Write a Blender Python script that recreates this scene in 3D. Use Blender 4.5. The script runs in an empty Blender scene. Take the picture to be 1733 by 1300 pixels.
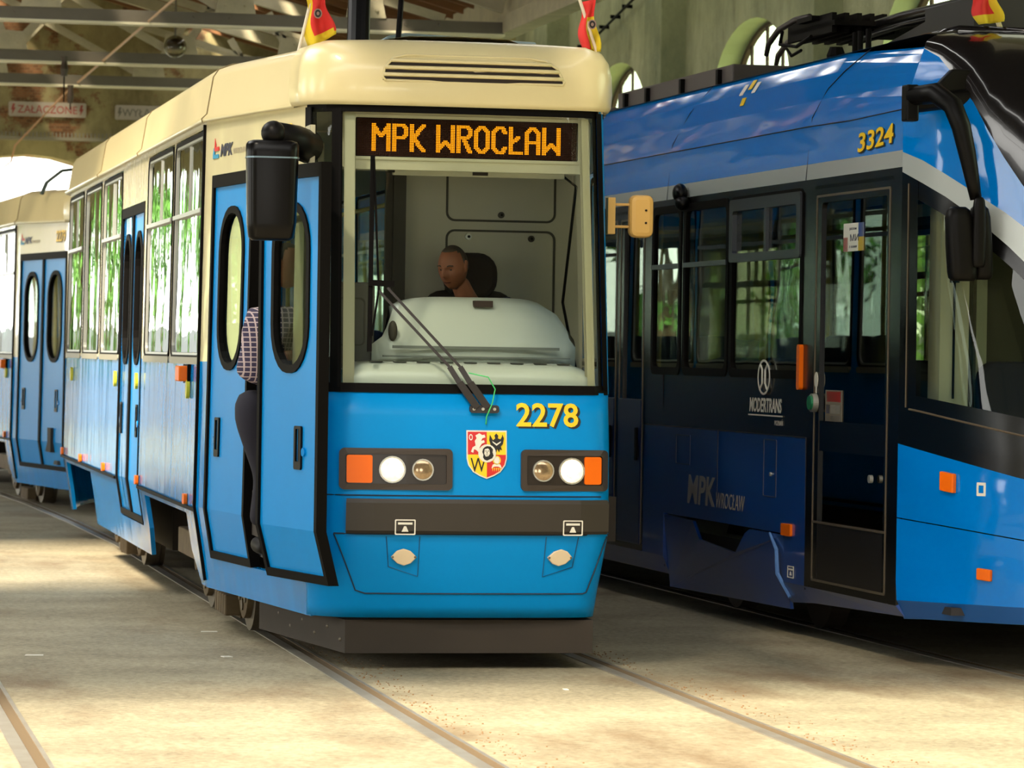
import bpy, bmesh, math, random
from mathutils import Vector, Matrix, noise
R = random.Random(7)
SC = bpy.context.scene
COL = SC.collection
PI = math.pi

# ------------------------------------------------------------ camera
cam_d = bpy.data.cameras.new('camera'); cam = bpy.data.objects.new('camera', cam_d); COL.objects.link(cam)
FPX = 6200.0; ROLL = 0.0155
_u, _v = -1230.437, -50.937
_pitch = math.atan(_v / FPX); _yaw = math.atan(-_u / math.hypot(FPX, _v))
fw = Vector((math.sin(_yaw)*math.cos(_pitch), math.cos(_yaw)*math.cos(_pitch), math.sin(_pitch)))
r0 = Vector((math.cos(_yaw), -math.sin(_yaw), 0)); u0 = r0.cross(fw)
ix = r0*math.cos(ROLL) + u0*math.sin(ROLL); iy = -r0*math.sin(ROLL) + u0*math.cos(ROLL)
m = Matrix(((ix.x, iy.x, -fw.x), (ix.y, iy.y, -fw.y), (ix.z, iy.z, -fw.z))).to_4x4()
m.translation = Vector((0, 0, 1.62)); cam.matrix_world = m
cam_d.sensor_width = 36; cam_d.lens = FPX/1733*36; cam_d.clip_end = 400; cam_d.clip_start = .5
cam_d.dof.use_dof = True; cam_d.dof.focus_distance = 18.9; cam_d.dof.aperture_fstop = 7.0
SC.camera = cam
SC.cycles.transparent_max_bounces = 32

# ------------------------------------------------------------ world, sun, exposure
W = bpy.data.worlds.new('world'); SC.world = W; W.use_nodes = True
bg = W.node_tree.nodes['Background']; bg.inputs[0].default_value = (1, .98, .92, 1); bg.inputs[1].default_value = 6.4
sd = bpy.data.lights.new('sun', 'SUN'); sd.energy = 11.5; sd.angle = math.radians(9); sd.color = (1, .86, .66)
sun = bpy.data.objects.new('sun', sd); COL.objects.link(sun)
SUN_DIR = Vector((.42, .62, -.74)).normalized()
sun.rotation_euler = SUN_DIR.to_track_quat('-Z', 'Y').to_euler()
SC.view_settings.view_transform = 'Standard'; SC.view_settings.look = 'None'
SC.view_settings.exposure = 0.0; SC.view_settings.gamma = 1; SC.view_settings.use_curve_mapping = False

# ------------------------------------------------------------ materials
def lin(c):
    return tuple(((x/255)/12.92 if x/255 <= .04045 else ((x/255+.055)/1.055)**2.4) for x in c)
MATS = {}
def mat(name, rgb, rough=.5, metal=0, noise_amt=0, scale=6, rgb2=None, bump=0, bscale=8, coat=0, stretch=None, spec=.5, det=6):
    if name in MATS: return MATS[name]
    M_ = bpy.data.materials.new(name); M_.use_nodes = True; nt = M_.node_tree; N = nt.nodes; L = nt.links
    b = N['Principled BSDF']; c = lin(rgb)
    b.inputs['Base Color'].default_value = (*c, 1); b.inputs['Roughness'].default_value = rough
    b.inputs['Metallic'].default_value = metal; b.inputs['Coat Weight'].default_value = coat
    b.inputs['Specular IOR Level'].default_value = spec
    if coat: b.inputs['Coat Roughness'].default_value = .04
    if noise_amt or bump:
        tc = N.new('ShaderNodeTexCoord'); mp = N.new('ShaderNodeMapping'); L.new(tc.outputs['Object'], mp.inputs[0])
        if stretch: mp.inputs['Scale'].default_value = stretch
    if noise_amt:
        nz = N.new('ShaderNodeTexNoise'); nz.inputs['Scale'].default_value = scale; nz.inputs['Detail'].default_value = det; nz.inputs['Roughness'].default_value = .65
        L.new(mp.outputs[0], nz.inputs[0])
        rp = N.new('ShaderNodeValToRGB'); rp.color_ramp.elements[0].position = .5-.28; rp.color_ramp.elements[1].position = .5+.28
        c2 = lin(rgb2) if rgb2 else tuple(x*.5 for x in c)
        mx = tuple(a*(1-noise_amt)+b2*noise_amt for a, b2 in zip(c, c2))
        rp.color_ramp.elements[0].color = (*mx, 1); rp.color_ramp.elements[1].color = (*c, 1)
        L.new(nz.outputs[0], rp.inputs[0]); L.new(rp.outputs[0], b.inputs['Base Color'])
    if bump:
        n2 = N.new('ShaderNodeTexNoise'); n2.inputs['Scale'].default_value = bscale; n2.inputs['Detail'].default_value = 2
        L.new(mp.outputs[0], n2.inputs[0])
        bp = N.new('ShaderNodeBump'); bp.inputs['Strength'].default_value = 1; bp.inputs['Distance'].default_value = bump
        L.new(n2.outputs[0], bp.inputs['Height']); L.new(bp.outputs[0], b.inputs['Normal'])
        if coat: L.new(bp.outputs[0], b.inputs['Coat Normal'])
    MATS[name] = M_; return M_
def emit(name, rgb, s, base=None):
    M_ = bpy.data.materials.new(name); M_.use_nodes = True; b = M_.node_tree.nodes['Principled BSDF']
    b.inputs['Base Color'].default_value = (*lin(base or rgb), 1); b.inputs['Emission Color'].default_value = (*lin(rgb), 1); b.inputs['Emission Strength'].default_value = s
    return M_
def glass(name, tint=(235, 245, 240), ior=1.5, boost=0, bump=0, bscale=1.2, stretch=None, trans=1.0):
    M_ = bpy.data.materials.new(name); M_.use_nodes = True; nt = M_.node_tree; N = nt.nodes; L = nt.links
    for n in list(N): N.remove(n)
    o = N.new('ShaderNodeOutputMaterial'); t = N.new('ShaderNodeBsdfTransparent'); g = N.new('ShaderNodeBsdfGlossy'); mx = N.new('ShaderNodeMixShader'); lw = N.new('ShaderNodeLayerWeight'); lw.inputs[0].default_value = .5; pw = N.new('ShaderNodeMath'); pw.operation = 'POWER'; pw.inputs[1].default_value = 4.5; fr = N.new('ShaderNodeMath'); fr.operation = 'MULTIPLY_ADD'; fr.use_clamp = True
    t.inputs[0].default_value = (*[x*trans for x in lin(tint)], 1); g.inputs['Roughness'].default_value = .01; g.inputs[0].default_value = (.95, .97, .96, 1)
    r_0 = ((ior-1)/(ior+1))**2; L.new(lw.outputs['Facing'], pw.inputs[0]); L.new(pw.outputs[0], fr.inputs[0]); fr.inputs[1].default_value = 1-r_0; fr.inputs[2].default_value = r_0
    if boost:
        ad = N.new('ShaderNodeMath'); ad.operation = 'MULTIPLY_ADD'; ad.use_clamp = True; ad.inputs[1].default_value = 1+boost; ad.inputs[2].default_value = 0.0
        L.new(fr.outputs[0], ad.inputs[0]); L.new(ad.outputs[0], mx.inputs[0])
    else: L.new(fr.outputs[0], mx.inputs[0])
    L.new(t.outputs[0], mx.inputs[1]); L.new(g.outputs[0], mx.inputs[2]); L.new(mx.outputs[0], o.inputs[0])
    if bump:
        tc = N.new('ShaderNodeTexCoord'); mp = N.new('ShaderNodeMapping'); L.new(tc.outputs['Object'], mp.inputs[0])
        if stretch: mp.inputs['Scale'].default_value = stretch
        nz = N.new('ShaderNodeTexNoise'); nz.inputs['Scale'].default_value = bscale; nz.inputs['Detail'].default_value = 1.5; L.new(mp.outputs[0], nz.inputs[0])
        bp = N.new('ShaderNodeBump'); bp.inputs['Distance'].default_value = bump; L.new(nz.outputs[0], bp.inputs['Height']); L.new(bp.outputs[0], g.inputs['Normal'])
    return M_
blue = mat('blue_paint', (0, 138, 214), .34, spec=.13, bump=.004, bscale=1.6, stretch=(1, 1, .5), noise_amt=.15, scale=3, rgb2=(20, 116, 172))
blueside = mat('blue_side_paint', (0, 134, 212), .12, bump=.022, bscale=2.2, stretch=(1, 1, .35), spec=.4)
cream = mat('cream_paint', (232, 218, 168), .3, coat=.3, noise_amt=.2, scale=2.5, rgb2=(206, 190, 138), bump=.003, bscale=2)
creamside = mat('cream_side_paint', (228, 216, 172), .25, coat=.7, bump=.005, bscale=2)
rubber = mat('black_rubber', (11, 9, 8), .6, spec=.08)
blackp = mat('black_gloss', (8, 7, 8), .3, spec=.2)
blackm = mat('black_plastic', (11, 10, 10), .42, spec=.14)
bumperm = mat('bumper_black', (46, 40, 33), .5, noise_amt=.3, scale=4)
steel = mat('worn_steel', (120, 112, 100), .42, .8, noise_amt=.5, scale=9)
dusty = mat('dusty_underframe', (112, 96, 70), .85, noise_amt=.7, scale=7, rgb2=(58, 46, 32))
darkfr = mat('dark_underframe', (52, 44, 36), .8, noise_amt=.5, scale=5)
greyp = mat('grey_panel', (188, 182, 164), .5, noise_amt=.1, scale=3)
greyd = mat('grey_groove', (62, 58, 50), .6)
whitep = mat('dash_plastic', (205, 210, 200), .3, coat=.3)
innerc = mat('interior_cream', (185, 180, 150), .5)
alu = mat('aluminium', (190, 190, 182), .35, .7)
amber = mat('amber_lens', (240, 108, 0), .35, spec=.3)
yellowp = mat('yellow_plastic', (205, 195, 40), .4)
numy = mat('numeral_yellow', (250, 205, 20), .4)
numk = mat('numeral_black', (30, 24, 12), .5)
whitel = mat('white_vinyl', (225, 222, 210), .45)
redv = mat('red_vinyl', (205, 38, 36), .45)
yelv = mat('yellow_vinyl', (240, 205, 30), .45)
blkv = mat('black_vinyl', (18, 16, 16), .45)
navyv = mat('navy_vinyl', (38, 42, 66), .45)
cyanv = mat('cyan_vinyl', (30, 140, 180), .45)
seatm = mat('seat_fabric', (40, 32, 30), .85)
glassw = glass('windscreen_glass', (238, 244, 238), 1.45)
glasss = glass('tram_side_glass', (200, 214, 206), 1.75, boost=.25, bump=.012, bscale=2.6, stretch=(1, 1, .45))
glassd = glass('door_glass', (205, 215, 210), 1.45)
blue2 = mat('deep_blue_paint', (0, 120, 212), .08, coat=.15, bump=.02, bscale=1.3, stretch=(1, .45, 2.2))
lowblue = mat('lower_side_blue', (10, 62, 138), .3, coat=.4)  # darker blue on the lower side and bogie cover than on the cab
navy2 = mat('dark_blue_paint', (20, 40, 92), .3, coat=.4)
silver2 = mat('silver_band', (176, 182, 180), .35, .3)
black2 = mat('black_band', (9, 9, 10), .22, spec=.4)
glass2 = glass('tinted_glass', (212, 214, 206), 1.55, boost=.3, bump=.003, bscale=1.4)
glass2c = glass('cab_side_glass', (205, 212, 205), 1.45)
skinm = mat('skin', (150, 92, 62), .55, noise_amt=.15, scale=12)
hairm = mat('short_grey_hair', (70, 58, 48), .8, noise_amt=.5, scale=40)
navyc = mat('navy_cloth', (30, 30, 62), .85)
trouser = mat('dark_trousers', (26, 24, 38), .85)
leather = mat('black_leather', (14, 12, 11), .55, spec=.25)
def checked():
    M_ = bpy.data.materials.new('checked_shirt'); M_.use_nodes = True; N = M_.node_tree.nodes; L = M_.node_tree.links; b = N['Principled BSDF']; b.inputs['Roughness'].default_value = .8
    tc = N.new('ShaderNodeTexCoord'); sp = N.new('ShaderNodeSeparateXYZ'); L.new(tc.outputs['Object'], sp.inputs[0]); outs = []
    for ax, sc in ((2, 38), (0, 38)):
        a = N.new('ShaderNodeMath'); a.operation = 'MULTIPLY'; a.inputs[1].default_value = sc
        if ax == 0:
            s = N.new('ShaderNodeMath'); s.operation = 'MULTIPLY_ADD'; L.new(sp.outputs[1], s.inputs[0]); s.inputs[1].default_value = .25; L.new(sp.outputs[0], s.inputs[2]); L.new(s.outputs[0], a.inputs[0])
        else: L.new(sp.outputs[2], a.inputs[0])
        f = N.new('ShaderNodeMath'); f.operation = 'FRACT'; L.new(a.outputs[0], f.inputs[0])
        g = N.new('ShaderNodeMath'); g.operation = 'LESS_THAN'; g.inputs[1].default_value = .22; L.new(f.outputs[0], g.inputs[0]); outs.append(g)
    mxx = N.new('ShaderNodeMath'); mxx.operation = 'MAXIMUM'; L.new(outs[0].outputs[0], mxx.inputs[0]); L.new(outs[1].outputs[0], mxx.inputs[1])
    mc = N.new('ShaderNodeMix'); mc.data_type = 'RGBA'; mc.inputs[6].default_value = (*lin((52, 44, 74)), 1); mc.inputs[7].default_value = (*lin((190, 170, 170)), 1)
    L.new(mxx.outputs[0], mc.inputs[0]); L.new(mc.outputs[2], b.inputs['Base Color']); return M_
shirt = checked()

# ------------------------------------------------------------ helpers
def link(o, parent=None):
    COL.objects.link(o)
    if parent: o.parent = parent
    return o
def bobj(name, bm, mats, parent=None, smooth=False, solid=0, bevel=0, keepn=False):
    me = bpy.data.meshes.new(name)
    if not keepn: bmesh.ops.recalc_face_normals(bm, faces=bm.faces)
    if smooth:
        for f in bm.faces: f.smooth = True
    bm.to_mesh(me); bm.free()
    for x in (mats if isinstance(mats, (list, tuple)) else [mats]): me.materials.append(x)
    o = bpy.data.objects.new(name, me); link(o, parent)
    if solid:
        s = o.modifiers.new('s', 'SOLIDIFY'); s.thickness = solid; s.offset = -1
    if bevel:
        s = o.modifiers.new('b', 'BEVEL'); s.width = bevel; s.segments = 2; s.limit_method = 'ANGLE'
    return o
def tag(o, label=None, cat=None, group=None, kind=None):
    if label: o['label'] = label
    if cat: o['category'] = cat
    if group: o['group'] = group
    if kind: o['kind'] = kind
    return o
def empty(name, loc=(0, 0, 0), rz=0, parent=None):
    o = bpy.data.objects.new(name, None); link(o, parent); o.location = loc; o.rotation_euler = (0, 0, rz); o.empty_display_size = .2
    return o
def box(bm, x0, x1, y0, y1, z0, z1, mi=0):
    v = [bm.verts.new((x, y, z)) for x in (x0, x1) for y in (y0, y1) for z in (z0, z1)]
    for q in ((0, 1, 3, 2), (4, 6, 7, 5), (0, 4, 5, 1), (2, 3, 7, 6), (0, 2, 6, 4), (1, 5, 7, 3)):
        f = bm.faces.new([v[i] for i in q]); f.material_index = mi
    return v
def obox(bm, p0, p1, w, h, up=(0, 0, 1), mi=0):
    p0, p1 = Vector(p0), Vector(p1); d = (p1-p0).normalized(); up = Vector(up); s = d.cross(up)
    if s.length < 1e-4: s = d.cross(Vector((0, 1, 0)))
    s.normalize(); t = s.cross(d).normalized(); v = []
    for p in (p0, p1):
        for a, b in ((-1, -1), (1, -1), (1, 1), (-1, 1)): v.append(bm.verts.new(p+s*(a*w/2)+t*(b*h/2)))
    for q in ((0, 1, 2, 3), (7, 6, 5, 4), (0, 4, 5, 1), (1, 5, 6, 2), (2, 6, 7, 3), (3, 7, 4, 0)):
        bm.faces.new([v[i] for i in q]).material_index = mi
def tube(bm, pts, r, n=8, mi=0, cap=True):
    pts = [Vector(p) for p in pts]; rs = r if isinstance(r, (list, tuple)) else [r]*len(pts); rings = []; prev = None
    for i, p in enumerate(pts):
        a = pts[max(0, i-1)]; b = pts[min(len(pts)-1, i+1)]; d = (b-a).normalized()
        if prev is None:
            s = d.cross(Vector((0, 0, 1)))
            if s.length < .05: s = d.cross(Vector((0, 1, 0)))
        else: s = prev - d*prev.dot(d)
        s.normalize(); prev = s; t = d.cross(s)
        rings.append([bm.verts.new(p+s*rs[i]*math.cos(k*2*PI/n)+t*rs[i]*math.sin(k*2*PI/n)) for k in range(n)])
    for a, b in zip(rings, rings[1:]):
        for k in range(n): bm.faces.new([a[k], a[(k+1) % n], b[(k+1) % n], b[k]]).material_index = mi
    if cap:
        bm.faces.new(rings[0][::-1]).material_index = mi; bm.faces.new(rings[-1]).material_index = mi
def prism(bm, pts, fn, d, mi=0):
    """closed outline pts (u,v) -> fn(u,v,w); thickness d"""
    a = [bm.verts.new(fn(u, v, d)) for u, v in pts]; b = [bm.verts.new(fn(u, v, 0)) for u, v in pts]; n = len(pts)
    bm.faces.new(a).material_index = mi; bm.faces.new(b[::-1]).material_index = mi
    for i in range(n): bm.faces.new([a[i], b[i], b[(i+1) % n], a[(i+1) % n]]).material_index = mi
def rrect(x0, x1, y0, y1, r, n=5):
    out = []
    for cx, cy, a0 in ((x1-r, y1-r, 0), (x0+r, y1-r, 90), (x0+r, y0+r, 180), (x1-r, y0+r, 270)):
        for k in range(n+1):
            a = math.radians(a0+90*k/n); out.append((cx+r*math.cos(a), cy+r*math.sin(a)))
    return out
def ringp(bm, outer, inner, fn, d, mi=0):
    n = len(outer)
    A = [bm.verts.new(fn(u, v, d)) for u, v in outer]; B = [bm.verts.new(fn(u, v, d)) for u, v in inner]
    C = [bm.verts.new(fn(u, v, 0)) for u, v in outer]; D = [bm.verts.new(fn(u, v, 0)) for u, v in inner]
    for i in range(n):
        j = (i+1) % n
        for q in ((A[i], A[j], B[j], B[i]), (A[i], C[i], C[j], A[j]), (B[i], B[j], D[j], D[i]), (C[i], D[i], D[j], C[j])):
            bm.faces.new(q).material_index = mi
def sphere(bm, c, r, n=12, mi=0, sx=1, sy=1, sz=1):
    res = bmesh.ops.create_uvsphere(bm, u_segments=n, v_segments=max(6, n//2+2), radius=r)
    for v in res['verts']: v.co = Vector((v.co.x*sx, v.co.y*sy, v.co.z*sz))+Vector(c)
    for v in res['verts']:
        for f in v.link_faces: f.material_index = mi; f.smooth = True
def cyl(bm, c, ax, r, L, n=20, mi=0):
    c = Vector(c); ax = Vector(ax).normalized(); tube(bm, [c-ax*L/2, c+ax*L/2], r, n, mi)
def interp(tab, x):
    if x <= tab[0][0]: return tab[0][1]
    for (a, b), (c, d) in zip(tab, tab[1:]):
        if x <= c: return b+(d-b)*(x-a)/(c-a) if c > a else d
    return tab[-1][1]
def text_bm(bm, s, size, fn, bold=0, shear=0, sx=1, align='LEFT', d=.0008, mi=0, sub=0):
    cu = bpy.data.curves.new('t', 'FONT'); cu.body = s; cu.size = size; cu.offset = bold; cu.shear = shear; cu.align_x = align; cu.resolution_u = 3
    o = bpy.data.objects.new('t', cu); COL.objects.link(o); dg = bpy.context.evaluated_depsgraph_get()
    me = bpy.data.meshes.new_from_object(o.evaluated_get(dg)); COL.objects.unlink(o); bpy.data.objects.remove(o); bpy.data.curves.remove(cu)
    tb = bmesh.new(); tb.from_mesh(me); bpy.data.meshes.remove(me)
    vm = {}; vb = {}
    for v in tb.verts: vm[v.index] = bm.verts.new(fn(v.co.x*sx, v.co.y, d)); vb[v.index] = bm.verts.new(fn(v.co.x*sx, v.co.y, 0))
    for f in tb.faces:
        try: bm.faces.new([vm[v.index] for v in f.verts]).material_index = mi
        except ValueError: pass
    for e in tb.edges:
        if len(e.link_faces) == 1:
            a, b = e.verts[0].index, e.verts[1].index
            try: bm.faces.new([vm[a], vm[b], vb[b], vb[a]]).material_index = mi
            except ValueError: pass
    tb.free()
def grid_sheet(bm, P, skip=None, mfn=None):
    """P[i][j] points -> quads"""
    V = [[bm.verts.new(p) for p in row] for row in P]
    for i in range(len(V)-1):
        for j in range(len(V[0])-1):
            if skip and skip(i, j): continue
            f = bm.faces.new([V[i][j], V[i+1][j], V[i+1][j+1], V[i][j+1]])
            if mfn: f.material_index = mfn(i, j)
    for v in [v for v in bm.verts if not v.link_faces]: bm.verts.remove(v)

# ------------------------------------------------------------ setting: floor, walls, roof
def floor_mat():
    M_ = bpy.data.materials.new('depot_floor'); M_.use_nodes = True; nt = M_.node_tree; N = nt.nodes; L = nt.links; b = N['Principled BSDF']; b.inputs['Roughness'].default_value = .85
    tc = N.new('ShaderNodeTexCoord')
    def nz(sc, det=8, st=(1, 1, 1)):
        mp = N.new('ShaderNodeMapping'); mp.inputs['Scale'].default_value = st; L.new(tc.outputs['Object'], mp.inputs[0])
        n = N.new('ShaderNodeTexNoise'); n.inputs['Scale'].default_value = sc; n.inputs['Detail'].default_value = det; n.inputs['Roughness'].default_value = .65; L.new(mp.outputs[0], n.inputs[0]); return n
    def ramp(n, p0, c0, p1, c1):
        r = N.new('ShaderNodeValToRGB'); r.color_ramp.elements[0].position = p0; r.color_ramp.elements[0].color = (*lin(c0), 1); r.color_ramp.elements[1].position = p1; r.color_ramp.elements[1].color = (*lin(c1), 1); L.new(n.outputs[0], r.inputs[0]); return r
    a = ramp(nz(1.1), .35, (112, 104, 82), .65, (168, 158, 130)); c = ramp(nz(26, 6), .3, (92, 84, 66), .6, (184, 174, 146))
    m1 = N.new('ShaderNodeMix'); m1.data_type = 'RGBA'; m1.inputs[0].default_value = .4; L.new(a.outputs[0], m1.inputs[6]); L.new(c.outputs[0], m1.inputs[7])
    d = ramp(nz(.9, 10, (1, .35, 1)), .52, (0, 0, 0), .68, (220, 220, 220)); m2 = N.new('ShaderNodeMix'); m2.data_type = 'RGBA'; m2.inputs[7].default_value = (*lin((104, 78, 48)), 1)
    L.new(d.outputs[0], m2.inputs[0]); L.new(m1.outputs[2], m2.inputs[6])
    e = ramp(nz(60, 2), .70, (0, 0, 0), .73, (255, 255, 255)); m3 = N.new('ShaderNodeMix'); m3.data_type = 'RGBA'; m3.inputs[7].default_value = (*lin((70, 56, 40)), 1)
    L.new(e.outputs[0], m3.inputs[0]); L.new(m2.outputs[2], m3.inputs[6]); L.new(m3.outputs[2], b.inputs['Base Color'])
    bp = N.new('ShaderNodeBump'); bp.inputs['Distance'].default_value = .01; L.new(nz(14, 6).outputs[0], bp.inputs['Height']); L.new(bp.outputs[0], b.inputs['Normal'])
    return M_
def plaster(name, c1, c2, brick=True, bth=.6):
    M_ = bpy.data.materials.new(name); M_.use_nodes = True; nt = M_.node_tree; N = nt.nodes; L = nt.links; b = N['Principled BSDF']; b.inputs['Roughness'].default_value = .9
    tc = N.new('ShaderNodeTexCoord')
    def nz(sc, det=8, st=(1, 1, 1)):
        mp = N.new('ShaderNodeMapping'); mp.inputs['Scale'].default_value = st; L.new(tc.outputs['Object'], mp.inputs[0])
        n = N.new('ShaderNodeTexNoise'); n.inputs['Scale'].default_value = sc; n.inputs['Detail'].default_value = det; n.inputs['Roughness'].default_value = .7; L.new(mp.outputs[0], n.inputs[0]); return n
    def ramp(n, *st):
        r = N.new('ShaderNodeValToRGB'); el = r.color_ramp.elements
        while len(el) < len(st): el.new(.5)
        for q, (p, c) in zip(el, st): q.position = p; q.color = (*lin(c), 1)
        L.new(n.outputs[0], r.inputs[0]); return r
    a = ramp(nz(1.3, 9, (1, 1, .6)), (.32, c2), (.62, c1))
    if brick:
        bk = N.new('ShaderNodeTexBrick'); mp = N.new('ShaderNodeMapping'); mp.inputs['Rotation'].default_value = (PI/2, 0, 0); L.new(tc.outputs['Object'], mp.inputs[0]); L.new(mp.outputs[0], bk.inputs[0])
        bk.inputs['Scale'].default_value = 7; bk.inputs['Color1'].default_value = (*lin((150, 104, 68)), 1); bk.inputs['Color2'].default_value = (*lin((112, 78, 50)), 1); bk.inputs['Mortar'].default_value = (*lin((140, 116, 82)), 1)
        d = ramp(nz(.8, 10), (bth, (0, 0, 0)), (bth+.04, (255, 255, 255)))
        m1 = N.new('ShaderNodeMix'); m1.data_type = 'RGBA'; L.new(d.outputs[0], m1.inputs[0]); L.new(a.outputs[0], m1.inputs[6]); L.new(bk.outputs[0], m1.inputs[7]); src = m1.outputs[2]
    else: src = a.outputs[0]
    g = ramp(nz(3.5, 8, (1, 1, .25)), (.6, (255, 255, 255)), (.78, (120, 112, 96)))
    m2 = N.new('ShaderNodeMix'); m2.data_type = 'RGBA'; m2.blend_type = 'MULTIPLY'; m2.inputs[0].default_value = 1; L.new(src, m2.inputs[6]); L.new(g.outputs[0], m2.inputs[7])
    L.new(m2.outputs[2], b.inputs['Base Color'])
    bp = N.new('ShaderNodeBump'); bp.inputs['Distance'].default_value = .015; L.new(nz(9).outputs[0], bp.inputs['Height']); L.new(bp.outputs[0], b.inputs['Normal'])
    return M_
m_floor = floor_mat()
m_end = plaster('end_wall_plaster', (182, 170, 122), (122, 110, 72), True, .55)
m_wall = plaster('side_wall_plaster', (172, 170, 136), (126, 128, 100), False)
m_wallp = plaster('pilaster_plaster', (160, 160, 126), (116, 120, 94), False)
m_reveal = mat('reveal_plaster', (190, 200, 150), .9, noise_amt=.35, scale=3, rgb2=(150, 156, 116))
m_wood = mat('roof_boards', (42, 26, 18), .9, noise_amt=.5, scale=5)
m_raft = mat('rafter_edge', (150, 104, 66), .8, noise_amt=.4, scale=5)
m_truss = mat('truss_steel', (204, 196, 164), .6, noise_amt=.4, scale=4, rgb2=(84, 78, 66))
m_trussd = mat('truss_dark_steel', (118, 112, 98), .6, noise_amt=.4, scale=4)
m_flange = mat('flange_pale', (236, 230, 200), .5)

bm = bmesh.new(); box(bm, -20, 24, -12, 49, -.3, 0)
tag(bobj('floor', bm, m_floor), kind='structure')
bm = bmesh.new(); box(bm, -60, 80, 49, 160, -.35, -.04)
tag(bobj('yard_ground', bm, mat('yard_gravel', (96, 98, 80), .9, noise_amt=.7, scale=.5)), kind='structure')

def arched_wall(name, u0, u1, ztop, openings, fn, depth, mats, seg=18, flat=1):
    """openings: (centre, r, spring z, sill z). fn(u,z,w)."""
    bm = bmesh.new()
    def hole(u):
        for c, r, zs, sill in openings:
            if abs(u-c) < r+1e-6: return sill, zs
        return None
    us = {u0, u1}
    for c, r, zs, sill in openings:
        for k in range(seg+1): us.add(round(c-r*math.cos(PI*k/seg), 5))
    us = sorted(us)
    def quad(a, b, za0, za1, zb0, zb1):
        for w in (0, depth):
            bm.faces.new([bm.verts.new(fn(a, za0, w)), bm.verts.new(fn(b, zb0, w)), bm.verts.new(fn(b, zb1, w)), bm.verts.new(fn(a, za1, w))])
    def strip(a, za, b, zb, mi=1):
        f = bm.faces.new([bm.verts.new(fn(a, za, 0)), bm.verts.new(fn(b, zb, 0)), bm.verts.new(fn(b, zb, depth)), bm.verts.new(fn(a, za, depth))]); f.material_index = mi
    for a, b in zip(us, us[1:]):
        mid = (a+b)/2; op = next((o for o in openings if abs(mid-o[0]) < o[1]), None)
        if not op: quad(a, b, 0, ztop, 0, ztop); continue
        c, r, zs, sill = op
        ha = zs+flat*math.sqrt(max(0, r*r-(a-c)**2)); hb = zs+flat*math.sqrt(max(0, r*r-(b-c)**2))
        quad(a, b, ha, ztop, hb, ztop); strip(a, ha, b, hb)
        if sill > 0: quad(a, b, 0, sill, 0, sill); strip(a, sill, b, sill)
    for c, r, zs, sill in openings:
        strip(c-r, sill, c-r, zs); strip(c+r, sill, c+r, zs)
    strip(u0, ztop, u1, ztop, 0); strip(u0, 0, u0, ztop, 0); strip(u1, 0, u1, ztop, 0)
    bmesh.ops.remove_doubles(bm, verts=bm.verts, dist=1e-4)
    o = bobj(name, bm, mats); return tag(o, kind='structure')
gates = [(-5.1, 1.95, 2.13, 0), (-1.0, 1.95, 2.13, 0), (3.05, 1.92, 2.2, 0), (7.3, 1.7, 2.2, 0)]
arched_wall('wall_end', -14, 10.2, 9, gates, lambda u, z, w: (u, 48+w, z), .7, [m_end, m_end])
WF = .5
wins = [(c, 1.5, 4.29, 1.3) for c in (41.85, 35.8, 29.75, 23.7, 17.65)]
arched_wall('wall_right', 8, 48, 8.2, wins, lambda u, z, w: (9.5+w, u, z), .30, [m_wall, m_reveal], 18, WF)
for i, y in enumerate((44.6, 38.5, 32.5, 26.5, 20.5)):
    bm = bmesh.new(); box(bm, 9.22, 9.52, y, y+.8, 0, 8.2)
    tag(bobj('trim_%d' % (i+1), bm, m_wallp, bevel=.01), kind='structure')
m_frame = mat('window_bar', (74, 56, 40), .7)
for i, (c, r, zs, sill) in enumerate(wins):
    w = empty('window_%d' % (i+1), (9.76, c, sill)); tag(w, kind='structure')
    bm = bmesh.new(); g = []
    for k in range(17): a = PI*k/16; g.append((-r*math.cos(a), zs-sill+WF*r*math.sin(a)))
    g = [(r, 0)]+g[::-1]+[(-r, 0)]; g = [(-r, 0)]+[(-r*math.cos(PI*k/16), zs-sill+WF*r*math.sin(PI*k/16)) for k in range(17)]+[(r, 0)]
    prism(bm, g, lambda u, v, d: (d, u, v), .01)
    bobj('window_pane', bm, glass('pane_glass_%d' % i, (235, 245, 225), 1.45), w)
    bm = bmesh.new()
    inn = [(u*.95, v*.985+.02) for u, v in g]
    ringp(bm, g, inn, lambda u, v, d: (d-.03, u, v), .05)
    for k in range(1, 5):
        u = -r+2*r*k/5; h = zs-sill+WF*math.sqrt(r*r-u*u); box(bm, -.01, .01, u-.035, u+.035, 0, h)
    for zz in (.9, zs-sill-.9): box(bm, -.01, .01, -r, r, zz-.02, zz+.02)
    bobj('window_bars', bm, m_frame, w)
# left side: open colonnade
arched_wall('wall_left', 8, 48, 5.5, [(y, 1.5, 3.1, .6) for y in (13.0, 19.0, 25.0, 31.0, 37.6, 43.6)], lambda u, z, w: (-7-w, u, z), .5, [m_wall, m_reveal])
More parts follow.
